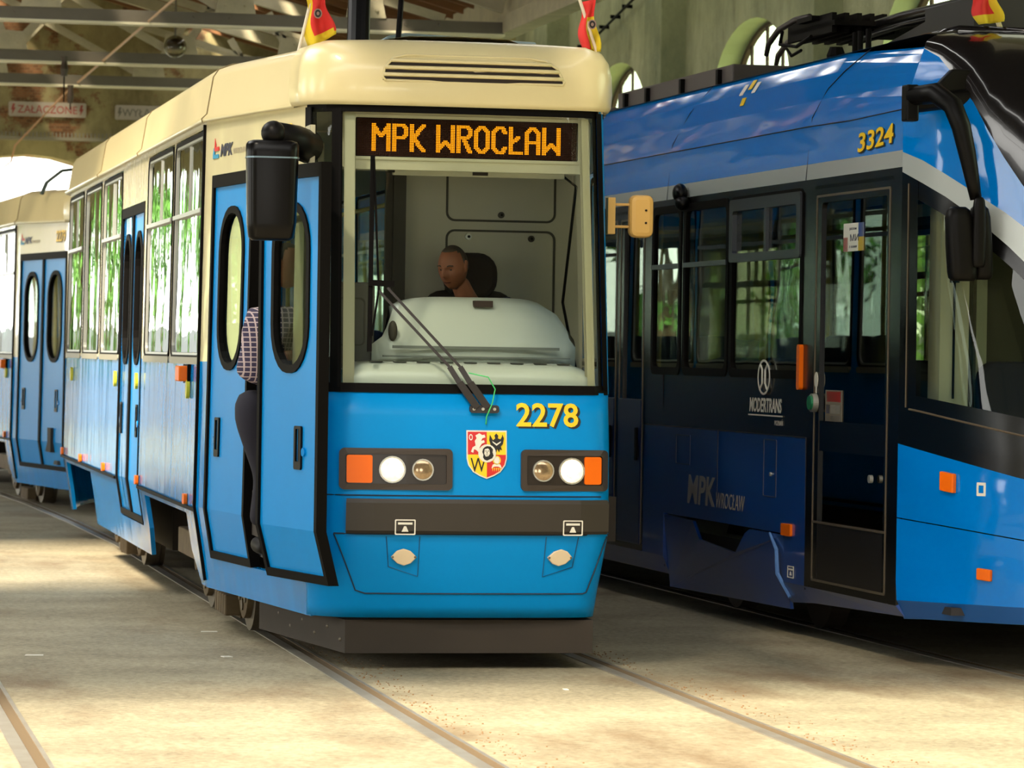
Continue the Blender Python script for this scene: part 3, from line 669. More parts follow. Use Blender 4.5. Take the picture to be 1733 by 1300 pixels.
def crest(parent):
    cxx, z0 = .052, .985; H_ = .245; Wd = .208
    sh = [(-.5, 1), (.5, 1), (.5, .42), (.46, .28), (.34, .14), (.18, .06), (0, 0), (-.18, .06), (-.34, .14), (-.46, .28), (-.5, .42)]
    fn = lambda u, v, d: npos(cxx+u*Wd, z0+v*H_, .004+d)
    bm = bmesh.new(); prism(bm, sh, fn, .004); c = bobj('crest_shield', bm, whitel, parent)
    bm = bmesh.new(); q = .94
    f2 = lambda k: (lambda u, v, d: fn(u*q, .5+(v-.5)*q, .004+k*.0015+d))
    prism(bm, [(-.5, 1), (0, 1), (0, .5), (-.5, .5)], f2(0), .002, 0)
    prism(bm, [(0, 1), (.5, 1), (.5, .5), (0, .5)], f2(0), .002, 1)
    prism(bm, [(-.5, .5), (0, .5), (0, 0), (-.18, .06), (-.34, .14), (-.46, .28), (-.5, .42)], f2(0), .002, 1)
    prism(bm, [(0, .5), (.5, .5), (.5, .42), (.46, .28), (.34, .14), (.18, .06), (0, 0)], f2(0), .002, 0)
    # lion
    prism(bm, [(-.42, .56), (-.38, .66), (-.3, .7), (-.32, .8), (-.27, .86), (-.3, .92), (-.2, .97), (-.12, .93), (-.06, .94), (-.04, .88), (-.12, .86), (-.16, .8), (-.08, .82), (-.06, .77), (-.14, .74), (-.2, .66), (-.2, .6), (-.12, .54), (-.2, .53), (-.28, .6), (-.34, .62), (-.36, .54)], f2(1), .002, 2)
    ringp(bm, [(-.42+.05*math.cos(a), .88+.07*math.sin(a)) for a in [k*PI/5 for k in range(10)]], [(-.42+.03*math.cos(a), .88+.045*math.sin(a)) for a in [k*PI/5 for k in range(10)]], f2(1), .002, 2)
    # eagle
    prism(bm, [(.25, .97), (.3, .92), (.29, .86), (.36, .84), (.4, .9), (.41, .95), (.45, .86), (.42, .74), (.36, .68), (.4, .6), (.34, .62), (.32, .55), (.27, .63), (.24, .55), (.2, .62), (.14, .58), (.16, .67), (.1, .7), (.06, .82), (.08, .94), (.12, .88), (.16, .82), (.22, .86), (.2, .92)], f2(1), .002, 3)
    prism(bm, [(.14, .8), (.25, .74), (.37, .8), (.36, .77), (.25, .7), (.15, .77)], f2(2), .002, 2)
    # letter W
    text_bm(bm, 'W', .40, lambda u, v, d: f2(1)(-.43+u*.95, .12+v*1.12, d), d=.002, mi=3)
    # bust
    prism(bm, [(.12, .2), (.2, .24), (.3, .24), (.4, .2), (.36, .28), (.32, .3), (.34, .38), (.3, .46), (.22, .46), (.18, .38), (.2, .3), (.15, .28)], f2(1), .002, 2)
    for k in range(5): prism(bm, [(.14+k*.05, .21), (.17+k*.05, .21), (.155+k*.05, .13)], f2(1), .002, 1)
    ringp(bm, [(.26+.11*math.cos(a), .38+.1*math.sin(a)) for a in [k*PI/6 for k in range(12)]], [(.26+.085*math.cos(a), .38+.075*math.sin(a)) for a in [k*PI/6 for k in range(12)]], f2(1), .002, 1)
    circ = lambda r, cx=0, cy=.53, k=1: [(cx+r*math.cos(a), cy+r*k*math.sin(a)) for a in [i*PI/10 for i in range(20)]]
    prism(bm, circ(.235, k=.85), f2(3), .002, 2)
    prism(bm, [(.0, .69), (.09, .68), (.15, .62), (.14, .55), (.17, .48), (.13, .42), (.07, .40), (.0, .37), (-.07, .39), (-.11, .44), (-.10, .50), (-.13, .56), (-.11, .63), (-.06, .67)], f2(4), .002, 3)
    prism(bm, [(-.07, .62), (.02, .64), (.06, .6), (.07, .52), (.03, .47), (-.04, .46), (-.08, .52)], f2(5), .002, 2)
    for a, b, c_, d_ in ((-.055, -.02, .575, .59), (.01, .045, .575, .59), (-.015, .0, .52, .57), (-.04, .02, .49, .5)): prism(bm, [(a, c_), (b, c_), (b, d_), (a, d_)], f2(6), .0015, 3)
    bobj('crest_charges', bm, [redv, yelv, whitel, blkv], c)

lampmat = bpy.data.materials.new('lit_lamp'); lampmat.use_nodes = True; _n = lampmat.node_tree.nodes; _l = lampmat.node_tree.links
_z = _n.new('ShaderNodeTexVoronoi'); _z.inputs['Scale'].default_value = 60; _t = _n.new('ShaderNodeTexCoord'); _l.new(_t.outputs['Object'], _z.inputs['Vector'])
_r = _n.new('ShaderNodeValToRGB'); _r.color_ramp.elements[0].color = (1, .72, .36, 1); _r.color_ramp.elements[0].position = .2; _r.color_ramp.elements[1].color = (.9, .34, .10, 1); _r.color_ramp.elements[1].position = .75
_l.new(_z.outputs['Distance'], _r.inputs[0]); _l.new(_r.outputs[0], _n['Principled BSDF'].inputs['Emission Color']); _n['Principled BSDF'].inputs['Emission Strength'].default_value = 1.7
lamphot = emit('lamp_hot', (255, 236, 200), 9)
def lamp_unit(parent, s, x0, x1):
    z0, z1 = .925, 1.135; u = empty('headlight_unit', parent=parent)
    bm = bmesh.new(); ringp(bm, rrect(x0, x1, z0, z1, .025), rrect(x0+.03, x1-.03, z0+.03, z1-.03, .012), lambda a, b, d: npos(a, b, d), .02)
    bobj('headlight_bezel', bm, mat('bezel_dark', (52, 42, 34), .45), u)
    bm = bmesh.new(); grid_sheet(bm, [[npos(x0+.02+(x1-x0-.04)*i/10, z, .005) for z in (z0+.02, z0+.07, z0+.11, z0+.15, z1-.02)] for i in range(11)]); bobj('headlight_tray', bm, mat('tray_dark', (40, 32, 26), .3), u)
    xi = (x0+.035, x0+.16) if s < 0 else (x1-.12, x1-.035)
    bm = bmesh.new(); prism(bm, rrect(xi[0], xi[1], z0+.035, z1-.035, .01), lambda a, b, d: npos(a, b, .006+d), .014); bobj('turn_lens', bm, amber, u)
    for cx, r, on_ in ((-.431, .068, 1), (-.276, .055, 0)) if s < 0 else ((.493, .068, 1), (.345, .055, 0)):
        cz = 1.028; bm = bmesh.new(); circ = lambda q: [(cx+q*math.cos(a), cz+q*math.sin(a)) for a in [k*PI/12 for k in range(24)]]
        ringp(bm, circ(r), circ(r*.88), lambda a, b, d: npos(a, b, .006+d), .014); lp = bobj('lamp_rim', bm, alu, u)
        bm = bmesh.new(); rings = []
        for q in (.88, .7, .45, .2, .05):
            rings.append([bm.verts.new(npos(cx+r*q*math.cos(k*PI/10), cz+r*q*math.sin(k*PI/10), .010+.016*math.sqrt(1-(q*.95)**2))) for k in range(20)])
        for a, b in zip(rings, rings[1:]):
            for k in range(20): bm.faces.new([a[k], a[(k+1) % 20], b[(k+1) % 20], b[k]])
        bm.faces.new(rings[-1]); bm.faces.ensure_lookup_table()
        for f_ in bm.faces: f_.material_index = 1 if on_ and (f_.calc_center_median()-npos(cx, cz, .02)).length < r*.5 else 0
        bobj('lamp_lens', bm, [lampmat, lamphot] if on_ else mat('clear_lens', (190, 165, 130), .12, .6, noise_amt=.8, scale=30, rgb2=(90, 70, 56)), lp, smooth=True)
    return u

def build_car(name, label, number, front=True):
    T = empty(name); tag(T, label, 'tram', None)
    lholes = [(a, b, 1.55, 2.88) for a, b, _ in LWIN]+[(6.08, 7.72, .44, 2.6)]
    lholes += [(.5, 2.36, .44, 2.6)] if front else [(.5, 2.36, .44, 2.6)]
    arch = [(3.15, 5.7), (10.05, 12.5)]
    side_shell(T, -1, lholes, arch)
    side_shell(T, 1, [(a, b, 1.55, 2.88) for a, b, _ in RWIN]+[(.45, 1.35, 1.55, 2.6), (1.5, 2.5, 1.55, 2.6)], arch)
    for a, b, s in LWIN: side_window(T, -1, a, b, s)
    for a, b, s in RWIN: side_window(T, 1, a, b, s)
    for a, b in ((.45, 1.35), (1.5, 2.5)): side_window(T, 1, a, b, 0, z1=2.58)
    # waist mouldings
    bm = bmesh.new()
    for s in (-1, 1): obox(bm, sidepos(s, 2.56, .70, .006), sidepos(s, 6.05, .70, .006), .02, .02); obox(bm, sidepos(s, 7.75, .70, .006), sidepos(s, 12.9, .70, .006), .02, .02)
    for s in (-1,):
        for (y, z0, z1) in ((2.57, .3, 2.88),):
            for a, b in ((.3, .72), (.72, 1.55), (1.55, 2.9)): obox(bm, sidepos(s, y, a, .006), sidepos(s, y, b, .006), .03, .02)
    bobj('side_moulding', bm, rubber, T)
    # middle doors
    for k in range(2): door_leaf(T, (lambda k: lambda u, v, d: sidepos(-1, 6.08+.82*(k+1)-u, v, -.01+d))(k), .815, .45, 2.6, True, 1 if k == 0 else 2)
    # front doors: rear leaf shut, front leaf swung out forward
    door_leaf(T, lambda u, v, d: sidepos(-1, 2.34-u*1.0, v, -.005+d), .92, .44, 2.6, True, 0)
    if front:
        A = Vector((2.417-3.44, 18.90-18.3)); B = Vector((2.612-3.44, 18.03-18.3)); L_ = (B-A).length; dr = (B-A)/L_; nn = Vector((dr.y, -dr.x))
        if nn.x > 0: nn = -nn
        door_leaf(T, lambda u, v, d: Vector((A.x+dr.x*u+nn.x*(d-interp([(.45, .07), (.72, 0), (2.6, .0)], v)), A.y+dr.y*u+nn.y*(d-interp([(.45, .07), (.72, 0), (2.6, .0)], v)), v)), L_, .45, 2.56, True, 1)
        bm = bmesh.new()
        for z in (.95, 2.3):
            obox(bm, (A.x+.12, A.y+.1, z), (A.x+.22, A.y-.45, z), .03, .03)
        bobj('door_arm', bm, blackm, T)
    else:
        door_leaf(T, lambda u, v, d: sidepos(-1, 1.43-u*1.0, v, -.005+d), .92, .44, 2.6, True, 1)
    # nose skin
    xs = [(.845 if k < 0 else .738)*math.sin(PI/2*k/14) for k in range(-14, 15)]
    zs = [.27, .33, .39, .405, .5, .6, .69, .70, .88, .9, 1.0, 1.1, 1.15, 1.3, 1.425]
    bm = bmesh.new(); grid_sheet(bm, [[npos(x, z) for z in zs] for x in xs])
    for f in bm.faces:
        if f.normal.y > 0 and abs(f.normal.y) > .3: f.normal_flip()
    bmesh.ops.recalc_face_normals(bm, faces=bm.faces)
    if sum(f.normal.y for f in bm.faces) > 0: bmesh.ops.reverse_faces(bm, faces=bm.faces)
    bobj('front_panel', bm, blue, T, smooth=True, solid=.03, keepn=True)
    # groove round the lower flap
    bm = bmesh.new(); g = [npos(x, .702, .003) for x in [-.715+i*.143 for i in range(11)]]
    g2 = [npos(-.715, .702, .003)]+[npos(-.715+(.085)*(k/6), .702-.29*k/6, .003) for k in range(1, 7)]+[npos(-.62+.02, .402, .003)]+[npos(-.58+i*.12, .396, .003) for i in range(11)]+[npos(.64, .403, .003)]+[npos(.64+.06*k/5, .403+.29*k/5, .003) for k in range(1, 6)]
    tube(bm, g, .005, 6); tube(bm, g2, .004, 6)
    tube(bm, [npos(x, .897, .001) for x in [-.84+i*.0785 for i in range(21)]], .004, 6)
    bobj('panel_groove', bm, mat('groove_blue', (8, 40, 66), .6), T)
    # bumper
    bm = bmesh.new(); rows = []
    for x in [-.655+i*.1325 for i in range(11)]:
        rows.append([npos(x, .705, 0), npos(x, .705, .028), npos(x, .72, .04), npos(x, .86, .04), npos(x, .88, .03), npos(x, .88, 0)])
    grid_sheet(bm, rows); bm.faces.new([bm.verts[i] for i in range(0)]) if False else None
    bm.verts.ensure_lookup_table()
    bobj('bumper', bm, bumperm, T, smooth=False)
    for xc in (-.365, .497):
        bm = bmesh.new(); w = .052
        ringp(bm, rrect(xc-w, xc+w, .70, .778, .004, 1), rrect(xc-w+.006, xc+w-.006, .706, .772, .003, 1), lambda a, b, d: npos(a, b, .042+d), .003)
        prism(bm, [(xc-.036, .752), (xc+.036, .752), (xc+.036, .763), (xc-.036, .763)], lambda a, b, d: npos(a, b, .042+d), .003)
        prism(bm, [(xc-.017, .716), (xc+.017, .716), (xc+.005, .744), (xc-.005, .744)], lambda a, b, d: npos(a, b, .042+d), .003)
        bobj('lifting_point_mark', bm, whitel, T)
        xf = xc-.005 if xc < 0 else xc-.042
        bm = bmesh.new(); k = .068
        prism(bm, [(xf-k, .585+.02*0), (xf-.035, .617), (xf, .629), (xf+.035, .617), (xf+k, .585), (xf+.035, .553), (xf, .541), (xf-.035, .553)], lambda a, b, d: npos(a, b, .0+d), .022)
        fo = bobj('fog_lamp', bm, mat('fog_lens', (226, 205, 172), .25, coat=.5), T, bevel=.004)
        bm = bmesh.new(); 
        for q in (-.058, .058): cyl(bm, npos(xf+q, .585, .022), (0, 1, 0), .006, .006, 8)
        bobj('fog_lamp_screw', bm, steel, fo)
        bm = bmesh.new(); sg = 1 if xc < 0 else -1
        pts = [npos(xf-sg*.085, .69, .002), npos(xf-sg*.08, .535, .002), npos(xf+sg*.075, .485, .002), npos(xf+sg*.085, .69, .002)]
        tube(bm, pts, .003, 5); bobj('fog_lamp_recess', bm, mat('groove_soft_blue', (12, 82, 128), .5), T)
    lamp_unit(T, -1, -.692, -.125); lamp_unit(T, 1, .229, .680)
    numerals(T, lambda u, v, d: npos(.205+u, 1.255+v, .003+d), number, .165, sx=1.0)
    crest(T)
    # windscreen frame and glass
    bm = bmesh.new()
    def nb(x0, x1, z0, z1, off=.006, nx_=8, nz_=6, b=bm):
        grid_sheet(b, [[npos(x0+(x1-x0)*i/nx_, z0+(z1-z0)*j/nz_, off) for j in range(nz_+1)] for i in range(nx_+1)])
        grid_sheet(b, [[npos(x0+(x1-x0)*i/nx_, z0+(z1-z0)*j/nz_, off-.03) for j in range(nz_+1)] for i in range(nx_+1)])
    nb(-.84, .70, 1.415, 1.462, nx_=20, nz_=2); nb(-.84, .72, 2.845, 2.905, nx_=20, nz_=2)
    nb(-.735, -.69, 1.44, 2.87); nb(.67, .70, 1.44, 2.87); nb(-.845, -.825, 1.44, 2.87)
    bobj('windscreen_frame', bm, rubber, T)
    bm = bmesh.new(); nb(.69, .738, 1.42, 2.89, .002, 6, 6, bm); bobj('corner_post', bm, blue, T)
    bm = bmesh.new(); nb(.605, .66, 1.46, 2.84, -.04, 3, 6, bm); nb(-.68, -.625, 1.46, 2.84, -.04, 3, 6, bm); bobj('inner_post', bm, innerc, T)
    bm = bmesh.new(); grid_sheet(bm, [[npos(-.7+1.38*i/16, 1.45+1.41*j/8, 0) for j in range(9)] for i in range(17)])
    bobj('windscreen', bm, glassw, T, smooth=True)
    bm = bmesh.new(); grid_sheet(bm, [[npos(-.83+.11*i/3, 1.45+1.41*j/8, 0) for j in range(9)] for i in range(4)]); bobj('quarter_window', bm, glassw, T)
    # roof
    bobj('roof', roof_bm(), [cream], T, smooth=True, solid=.0)
    bm = mask_bm(); bobj('roof_front', bm, [cream], T, smooth=True)
    if front:
        # air intake on the roof front
        def rf(u, z, d):
            h = z-2.875; o = interp([(0, .05), (.08, .05), (.18, .045), (.27, .03), (.325, -.005)], h/.94)
            return nosepos(u, 2.875, o+d)+Vector((0, 0, z-2.875))
        gi = empty('air_intake', parent=T)
        out = [(-.47, 3.005), (.47, 3.005), (.478, 3.02), (.44, 3.09), (.38, 3.125), (.30, 3.138), (-.36, 3.138), (-.43, 3.12), (-.475, 3.07), (-.485, 3.02)]
        def dens(o): 
            r_ = []
            for a, b in zip(o, o[1:]+o[:1]):
                n = max(1, int(abs(b[0]-a[0])/.1)); r_ += [(a[0]+(b[0]-a[0])*k/n, a[1]+(b[1]-a[1])*k/n) for k in range(n)]
            return r_
        bm = bmesh.new()
        zz = [3.005, 3.03, 3.055, 3.08, 3.105, 3.138]
        def xr(z): 
            L0 = interp([(3.005, -.485), (3.03, -.482), (3.07, -.475), (3.12, -.43), (3.138, -.37)], z); R0 = interp([(3.005, .475), (3.03, .475), (3.09, .44), (3.125, .38), (3.138, .30)], z); return L0, R0
        for a, b in zip(zz, zz[1:]):
            (la, ra), (lb, rb) = xr(a), xr(b)
            grid_sheet(bm, [[rf(la+(ra-la)*i/12, a, .003), rf(lb+(rb-lb)*i/12, b, .003)] for i in range(13)])
        bobj('intake_dark_panel', bm, mat('intake_dark', (40, 30, 24), .8), gi)  # dark panel on the surface, in place of the slots' inner shade
        for z in (3.035, 3.072, 3.108):
            l, r_ = xr(z); bm = bmesh.new()
            tube(bm, [rf(l+(r_-l)*i/12, z, .008) for i in range(13)], .0105, 8); bobj('intake_slat', bm, cream, gi, smooth=True)
        bm = bmesh.new(); pts = [rf(*p, .006) for p in out]; tube(bm, pts+[pts[0]], .007, 8); bobj('intake_rim', bm, cream, gi, smooth=True)
    bm = bmesh.new()
    for s in (-1, 1):
        for y in (2.52, 6.38, 9.6): tube(bm, [sidepos(s, y, ZT(y), o+.002)+Vector((0, 0, h)) for o, h in ((.03, -.02), (.035, 0), (.005, .03), (-.03, .24), (-.06, .285), (-.14, .317), (-.4, .347))], .005, 5)
    bobj('roof_seam', bm, mat('roof_seam_dark', (112, 98, 64), .6), T)
    # roof equipment
    bm = bmesh.new(); prism(bm, [(-.33, 3.2), (.76, 3.2), (.74, 3.40), (-.02, 3.43), (-.12, 3.41)], lambda u, v, d: (u, 2.2+d, v), 2.4)
    bobj('roof_equipment_box', bm, mat('roof_box_grey', (110, 130, 136), .5), T, bevel=.01)
    bm = bmesh.new(); tube(bm, [(-.42, 1.35, 3.22), (-.33, 1.9, 3.9)], .062, 14); tube(bm, [(-.18, 1.5, 3.25), (-.06, 2.0, 3.9)], .016, 8)
    if front: bobj('pantograph_arm', bm, blackp, T, smooth=False)
    if not front:
        bm = bmesh.new()
        for y in (1.4, 1.48): tube(bm, [(-1.0, y, 3.18), (-.95, y, 3.3), (-.8, y, 3.42), (-.6, y, 3.45), (.6, y, 3.45), (.8, y, 3.42), (1.0, y, 3.2)], .018, 6)
        tube(bm, [(-.5, 1.44, 3.44), (-.5, 1.44, 3.2)], .03, 8); tube(bm, [(-.62, 1.44, 3.4), (-.3, 1.44, 3.4)], .01, 6); tube(bm, [(-.62, 1.44, 3.4), (-.62, 1.44, 3.2)], .01, 6)
        bobj('pantograph_bow', bm, mat('dark_teal_metal', (30, 52, 46), .5), T)
    # side details on the left
    for y, z in ((3.05, 1.385), (6.24, 1.40), (7.86, 1.40), (11.9, 1.40)):
        p = sidepos(-1, y, z, .004); bm = bmesh.new(); prism(bm, [(.045*math.cos(a), .055*math.sin(a)) for a in [k*PI/10 for k in range(20)]], lambda u, v, d: p+Vector((-d, u, v)), .02)
        bobj('push_button', bm, yellowp, T)
    for y in (3.04, 6.05, 8.65, 10.78, 12.7):
        p = sidepos(-1, y, .745, .004); bm = bmesh.new(); prism(bm, rrect(-.05, .05, -.03, .03, .015), lambda u, v, d: p+Vector((-d, u, v)), .02)
        bobj('side_marker', bm, amber, T)
    p = sidepos(-1, 3.08, 1.475, 0); bm = bmesh.new(); box(bm, p.x-.07, p.x+.005, p.y-.04, p.y+.16, p.z-.045, p.z+.045); sl = bobj('side_turn_lamp', bm, amber, T, bevel=.008)
    bm = bmesh.new(); box(bm, p.x-.02, p.x+.012, p.y-.055, p.y+.175, p.z-.055, p.z+.055); bobj('lamp_housing', bm, rubber, sl)
    company_mark(T, lambda u, v, d: sidepos(-1, 2.36-u*1.45, 2.695+v*.95-.0*u, .003+d), .8)
    numerals(T, lambda u, v, d: sidepos(-1, .98-u*1.3, 2.70+v, .003+d), number, .15, sx=1.0, nm='side_number')
    # running gear
    for y in (2.60, 4.50, 8.9, 10.8):
        bm = bmesh.new()
        for s in (-1, 1):
            cyl(bm, (s*.76, y, .34), (1, 0, 0), .33, .10, 32); cyl(bm, (s*.69, y, .34), (1, 0, 0), .333, .03, 32)
            cyl(bm, (s*.825, y, .33), (1, 0, 0), .25, .04, 24, 1); cyl(bm, (s*.86, y, .33), (1, 0, 0), .09, .1, 16, 1)
            for k in range(8): cyl(bm, (s*.85, y+.17*math.cos(k*PI/4), .33+.17*math.sin(k*PI/4)), (1, 0, 0), .035, .01, 10, 0)
        cyl(bm, (0, y, .33), (1, 0, 0), .07, 1.5, 14)
        wo = bobj('wheelset', bm, [steel, dusty], T)
        if not front: wo.location.z = .042
    for y in (3.55, 9.85):
        bm = bmesh.new()
        for s in (-1, 1):
            box(bm, s*.93-.06, s*.93+.06, y-1.25, y+1.25, .34, .5); box(bm, s*.86-.1, s*.86+.1, y-.25, y+.15, .34, .62)
            for k in range(5): box(bm, s*.86-.05, s*.86+.05, y-.62+k*.11, y-.54+k*.11, .07, .19)
            box(bm, s*.93-.03, s*.93+.06, y+.3, y+.5, .3, .62)
        box(bm, -.9, .9, y-.2, y+.2, .35, .55)
        bobj('bogie_frame', bm, dusty, T, bevel=.01)
        bm = bmesh.new()
        for s in (-1, 1): box(bm, s*.76-.05, s*.76+.05, y-.55, y+.55, .05, .13)
        bobj('track_brake', bm, dusty, T)
    bm = bmesh.new(); box(bm, -.95, .95, .9, 13.0, .62, .86); box(bm, -.9, .9, 6.0, 7.8, .28, .62); bobj('underframe', bm, darkfr, T)
    if front:
        bm = bmesh.new(); prism(bm, [(-.63, .12), (.66, .12), (.72, 1.75), (-.86, 1.75)], lambda u, v, d: (u, v, .085+d), .17)
        box(bm, -.5, .5, .2, 1.2, .25, .32)
        pl = bobj('plough', bm, darkfr, T)
        bm = bmesh.new()
        for k in range(6): p = Vector((-.64-.19*k/6, .2+1.4*k/6, .15+.05*(k % 2))); sphere(bm, p, .012, 6)
        bobj('plough_bolt', bm, steel, pl)
    # interior
    bm = bmesh.new(); box(bm, -1.05, 1.05, 2.4, 12.9, .88, .92); prism(bm, [(-.6, .15), (.6, .15), (.98, 2.4), (-.45, 2.4), (-.45, .9)], lambda u, v, d: (u, v, .88+d), .04); box(bm, -.9, -.4, .75, 2.25, .5, .54); bobj('floor_deck', bm, mat('deck_grey', (70, 68, 64), .8), T)
    bm = bmesh.new(); box(bm, -1.04, 1.04, 2.3, 13.3, 2.86, 2.9); prism(bm, [(-.7, .25), (.7, .25), (.98, 2.4), (-.98, 2.4)], lambda u, v, d: (u, v, 2.87+d), .02); bobj('ceiling_lining', bm, mat('lining_pale', (196, 190, 168), .6), T)
    bm = bmesh.new()
    for y in (3.6, 5.4, 8.0, 9.6, 11.2):
        for x in (-.55, .55): tube(bm, [(x, y, .92), (x, y, 2.86)], .018, 8)
    for x in (-.55, .55): tube(bm, [(x, 2.6, 2.62), (x, 12.6, 2.62)], .016, 8)
    bobj('grab_pole', bm, mat('pole_yellow', (222, 190, 60), .35), T)
    for y in (3.3, 4.2, 5.1, 8.0, 8.9, 9.8, 10.7, 11.6):
        for x in (-.72, .72):
            if x < 0 and 5.0 < y < 7.9: continue
            bm = bmesh.new(); box(bm, x-.2, x+.2, y, y+.42, 1.28, 1.34); prism(bm, rrect(-.2, .2, 1.3, 1.78, .08), lambda u, v, d: (x+u, y+.40+d+(v-1.3)*.12, v), .04); box(bm, x-.04, x+.04, y+.1, y+.3, .92, 1.28)
            bobj('passenger_seat', bm, mat('seat_blue_shell', (34, 60, 110), .5), T, bevel=.01)
    bm = bmesh.new(); box(bm, -.9, .9, 13.2, 13.25, .6, 2.9); bobj('rear_bulkhead', bm, innerc, T) if False else bm.free()
    # rear wall
    bm = bmesh.new(); 
    for a, b, c, d_ in ((-.82, .82, .3, 1.5), (-.82, .82, 2.6, 2.93), (-.84, -.7, 1.5, 2.6), (.7, .84, 1.5, 2.6)): box(bm, a, b, 13.88, 13.93, c, d_)
    bobj('rear_panel', bm, blue, T)
    bm = bmesh.new(); box(bm, -.7, .7, 13.9, 13.91, 1.5, 2.6); bobj('rear_window', bm, glassw, T)
    return T

def cab(T):
    # partition behind the driver
    bm = bmesh.new(); box(bm, -.05, .98, 1.95, 2.0, .9, 2.87); p = bobj('cab_partition', bm, greyp, T)
    bm = bmesh.new(); box(bm, -.12, -.05, 1.9, 2.0, .9, 2.87); box(bm, -.16, -.12, 1.93, 1.97, .9, 2.87); bobj('cab_door_post', bm, greyd, T)
    for z0, z1 in ((2.36, 2.72), (1.5, 2.315)):
        bm = bmesh.new(); ringp(bm, rrect(.185, .815, z0, z1, .05), rrect(.197, .803, z0+.012, z1-.012, .04), lambda u, v, d: (u, 1.95-d, v), .006); bobj('hatch_seam', bm, greyd, p)
    for x, z, c in ((.50, 2.40, 0), (.315, 2.275, 1), (.675, 2.27, 0)):
        bm = bmesh.new(); cyl(bm, (x, 1.942, z), (0, 1, 0), .018, .016, 16); lk = bobj('hatch_lock', bm, alu if c else greyd, p)
        bm = bmesh.new(); cyl(bm, (x, 1.93, z), (0, 1, 0), .008, .012, 10); bobj('lock_barrel', bm, blackm, lk)
    # dashboard: domed console behind a slotted ledge
    D = empty('dashboard', parent=T)
    bm = bmesh.new(); rows = []
    for i in range(17):
        t = i/16; x = -.40+1.02*t+0.0; side = 0
        e = abs(2*t-1)**6
        row = []
        for (y, z, k) in ((.42, 1.52, 0), (.42, 1.66, 0), (.46, 1.70, .0), (.50, 1.80, .03), (.58, 1.88, .07), (.70, 1.915, .10), (1.0, 1.915, .12), (1.05, 1.4, .12)):
            xx = x+(-k if x > .1 else k)*abs(2*t-1)*1.0+( -.06 if (t == 0 and z < 1.7) else 0)
            row.append(Vector((xx, y+.05*abs(2*t-1)**2, z-(.05*e if z > 1.75 else 0))))
        rows.append(row)
    grid_sheet(bm, rows); bmesh.ops.holes_fill(bm, edges=[e for e in bm.edges if e.is_boundary], sides=0)
    bobj('console_hood', bm, whitep, D, smooth=True)
    bm = bmesh.new()
    rows = []
    for i in range(21):
        x = -.625+1.27*i/20; q = interp(NOSE, abs(x)); e = max(0, abs(x+.0)-.55)*.6
        rows.append([Vector((x, q+.08, 1.42)), Vector((x, q+.07, 1.52-e)), Vector((x, q+.1, 1.555-e)), Vector((x, q+.17, 1.57-e)), Vector((x, .42, 1.575-e)), Vector((x, .42, 1.42))])
    grid_sheet(bm, rows); bobj('ledge', bm, whitep, D, smooth=True)
    bm = bmesh.new()
    for k in range(9): x = -.52+k*.122; box(bm, x, x+.064, .125, .16, 1.568, 1.574)
    bobj('air_slot', bm, mat('slot_dark', (60, 60, 56), .7), D)
    bm = bmesh.new(); box(bm, -.36, .52, .395, .42, 1.64, 1.655); box(bm, -.41, .58, .40, .425, 1.595, 1.603); bobj('console_seam', bm, mat('seam_grey', (120, 124, 118), .6), D)
    bm = bmesh.new(); box(bm, .09, .19, .535, .58, 1.862, 1.896); bobj('console_vent', bm, mat('vent_dark', (52, 32, 26), .6), D)
    bm = bmesh.new(); sphere(bm, (-.35, .47, 1.73), .045, 12, sx=.55, sy=.5, sz=1.2); bobj('console_socket', bm, mat('socket_dark', (66, 60, 52), .6), D)
    # instrument wall at the left under the quarter window
    bm = bmesh.new(); box(bm, -.72, -.44, .5, .56, .95, 1.98); s = bobj('side_console', bm, mat('console_grey', (82, 80, 74), .6), D, bevel=.02)
    bm = bmesh.new(); ringp(bm, rrect(-.66, -.49, 1.65, 1.9, .03), rrect(-.652, -.498, 1.658, 1.892, .025), lambda u, v, d: (u, .5-d, v), .004); bobj('console_flap', bm, greyd, s)
    # seat with headrest
    S = empty('driver_seat', (.30, 1.72, .92), parent=T)
    bm = bmesh.new(); prism(bm, rrect(-.26, .26, .45, 1.05, .12), lambda u, v, d: (u, d+(v-.45)*.1, v), .12); bobj('seat_back', bm, seatm, S, bevel=.03)
    bm = bmesh.new(); prism(bm, rrect(-.15, .15, 1.0, 1.26, .11), lambda u, v, d: (u, .02+d, v), .1); bobj('headrest', bm, seatm, S, bevel=.03)
    bm = bmesh.new(); box(bm, -.25, .25, -.45, .1, .4, .52); box(bm, -.1, .1, -.2, 0, 0, .4); bobj('seat_cushion', bm, seatm, S, bevel=.03)
    # visor bar, door side rail
    bm = bmesh.new(); box(bm, -.375, .535, .40, .42, 2.535, 2.575); v = bobj('sun_visor', bm, mat('visor_pale', (178, 174, 156), .4), T, bevel=.005)
    bm = bmesh.new(); box(bm, .045, .125, .39, .40, 2.543, 2.565); bobj('visor_clip', bm, seatm, v)
    bm = bmesh.new(); tube(bm, [(-.40, .40, 2.56), (-.365, .40, 2.56)], .012, 8); tube(bm, [(.53, .42, 2.55), (.60, .42, 2.50), (.64, .9, 1.9), (.64, .5, 1.5)], .008, 6); bobj('visor_bracket', bm, blackm, v)
    bm = bmesh.new(); tube(bm, [(-.89, .95, .6), (-.895, .95, 1.0), (-.9, .95, 2.5)], .017, 10); tube(bm, [(-.72, .6, 1.0), (-.72, .6, 2.7)], .016, 10); bobj('entrance_handrail', bm, mat('rail_cream', (190, 186, 160), .35), T, smooth=True)
    # dark step well side
    bm = bmesh.new(); box(bm, -.44, -.40, .7, 2.35, .5, 1.35); bobj('stepwell_panel', bm, greyd, T)
    display(T)
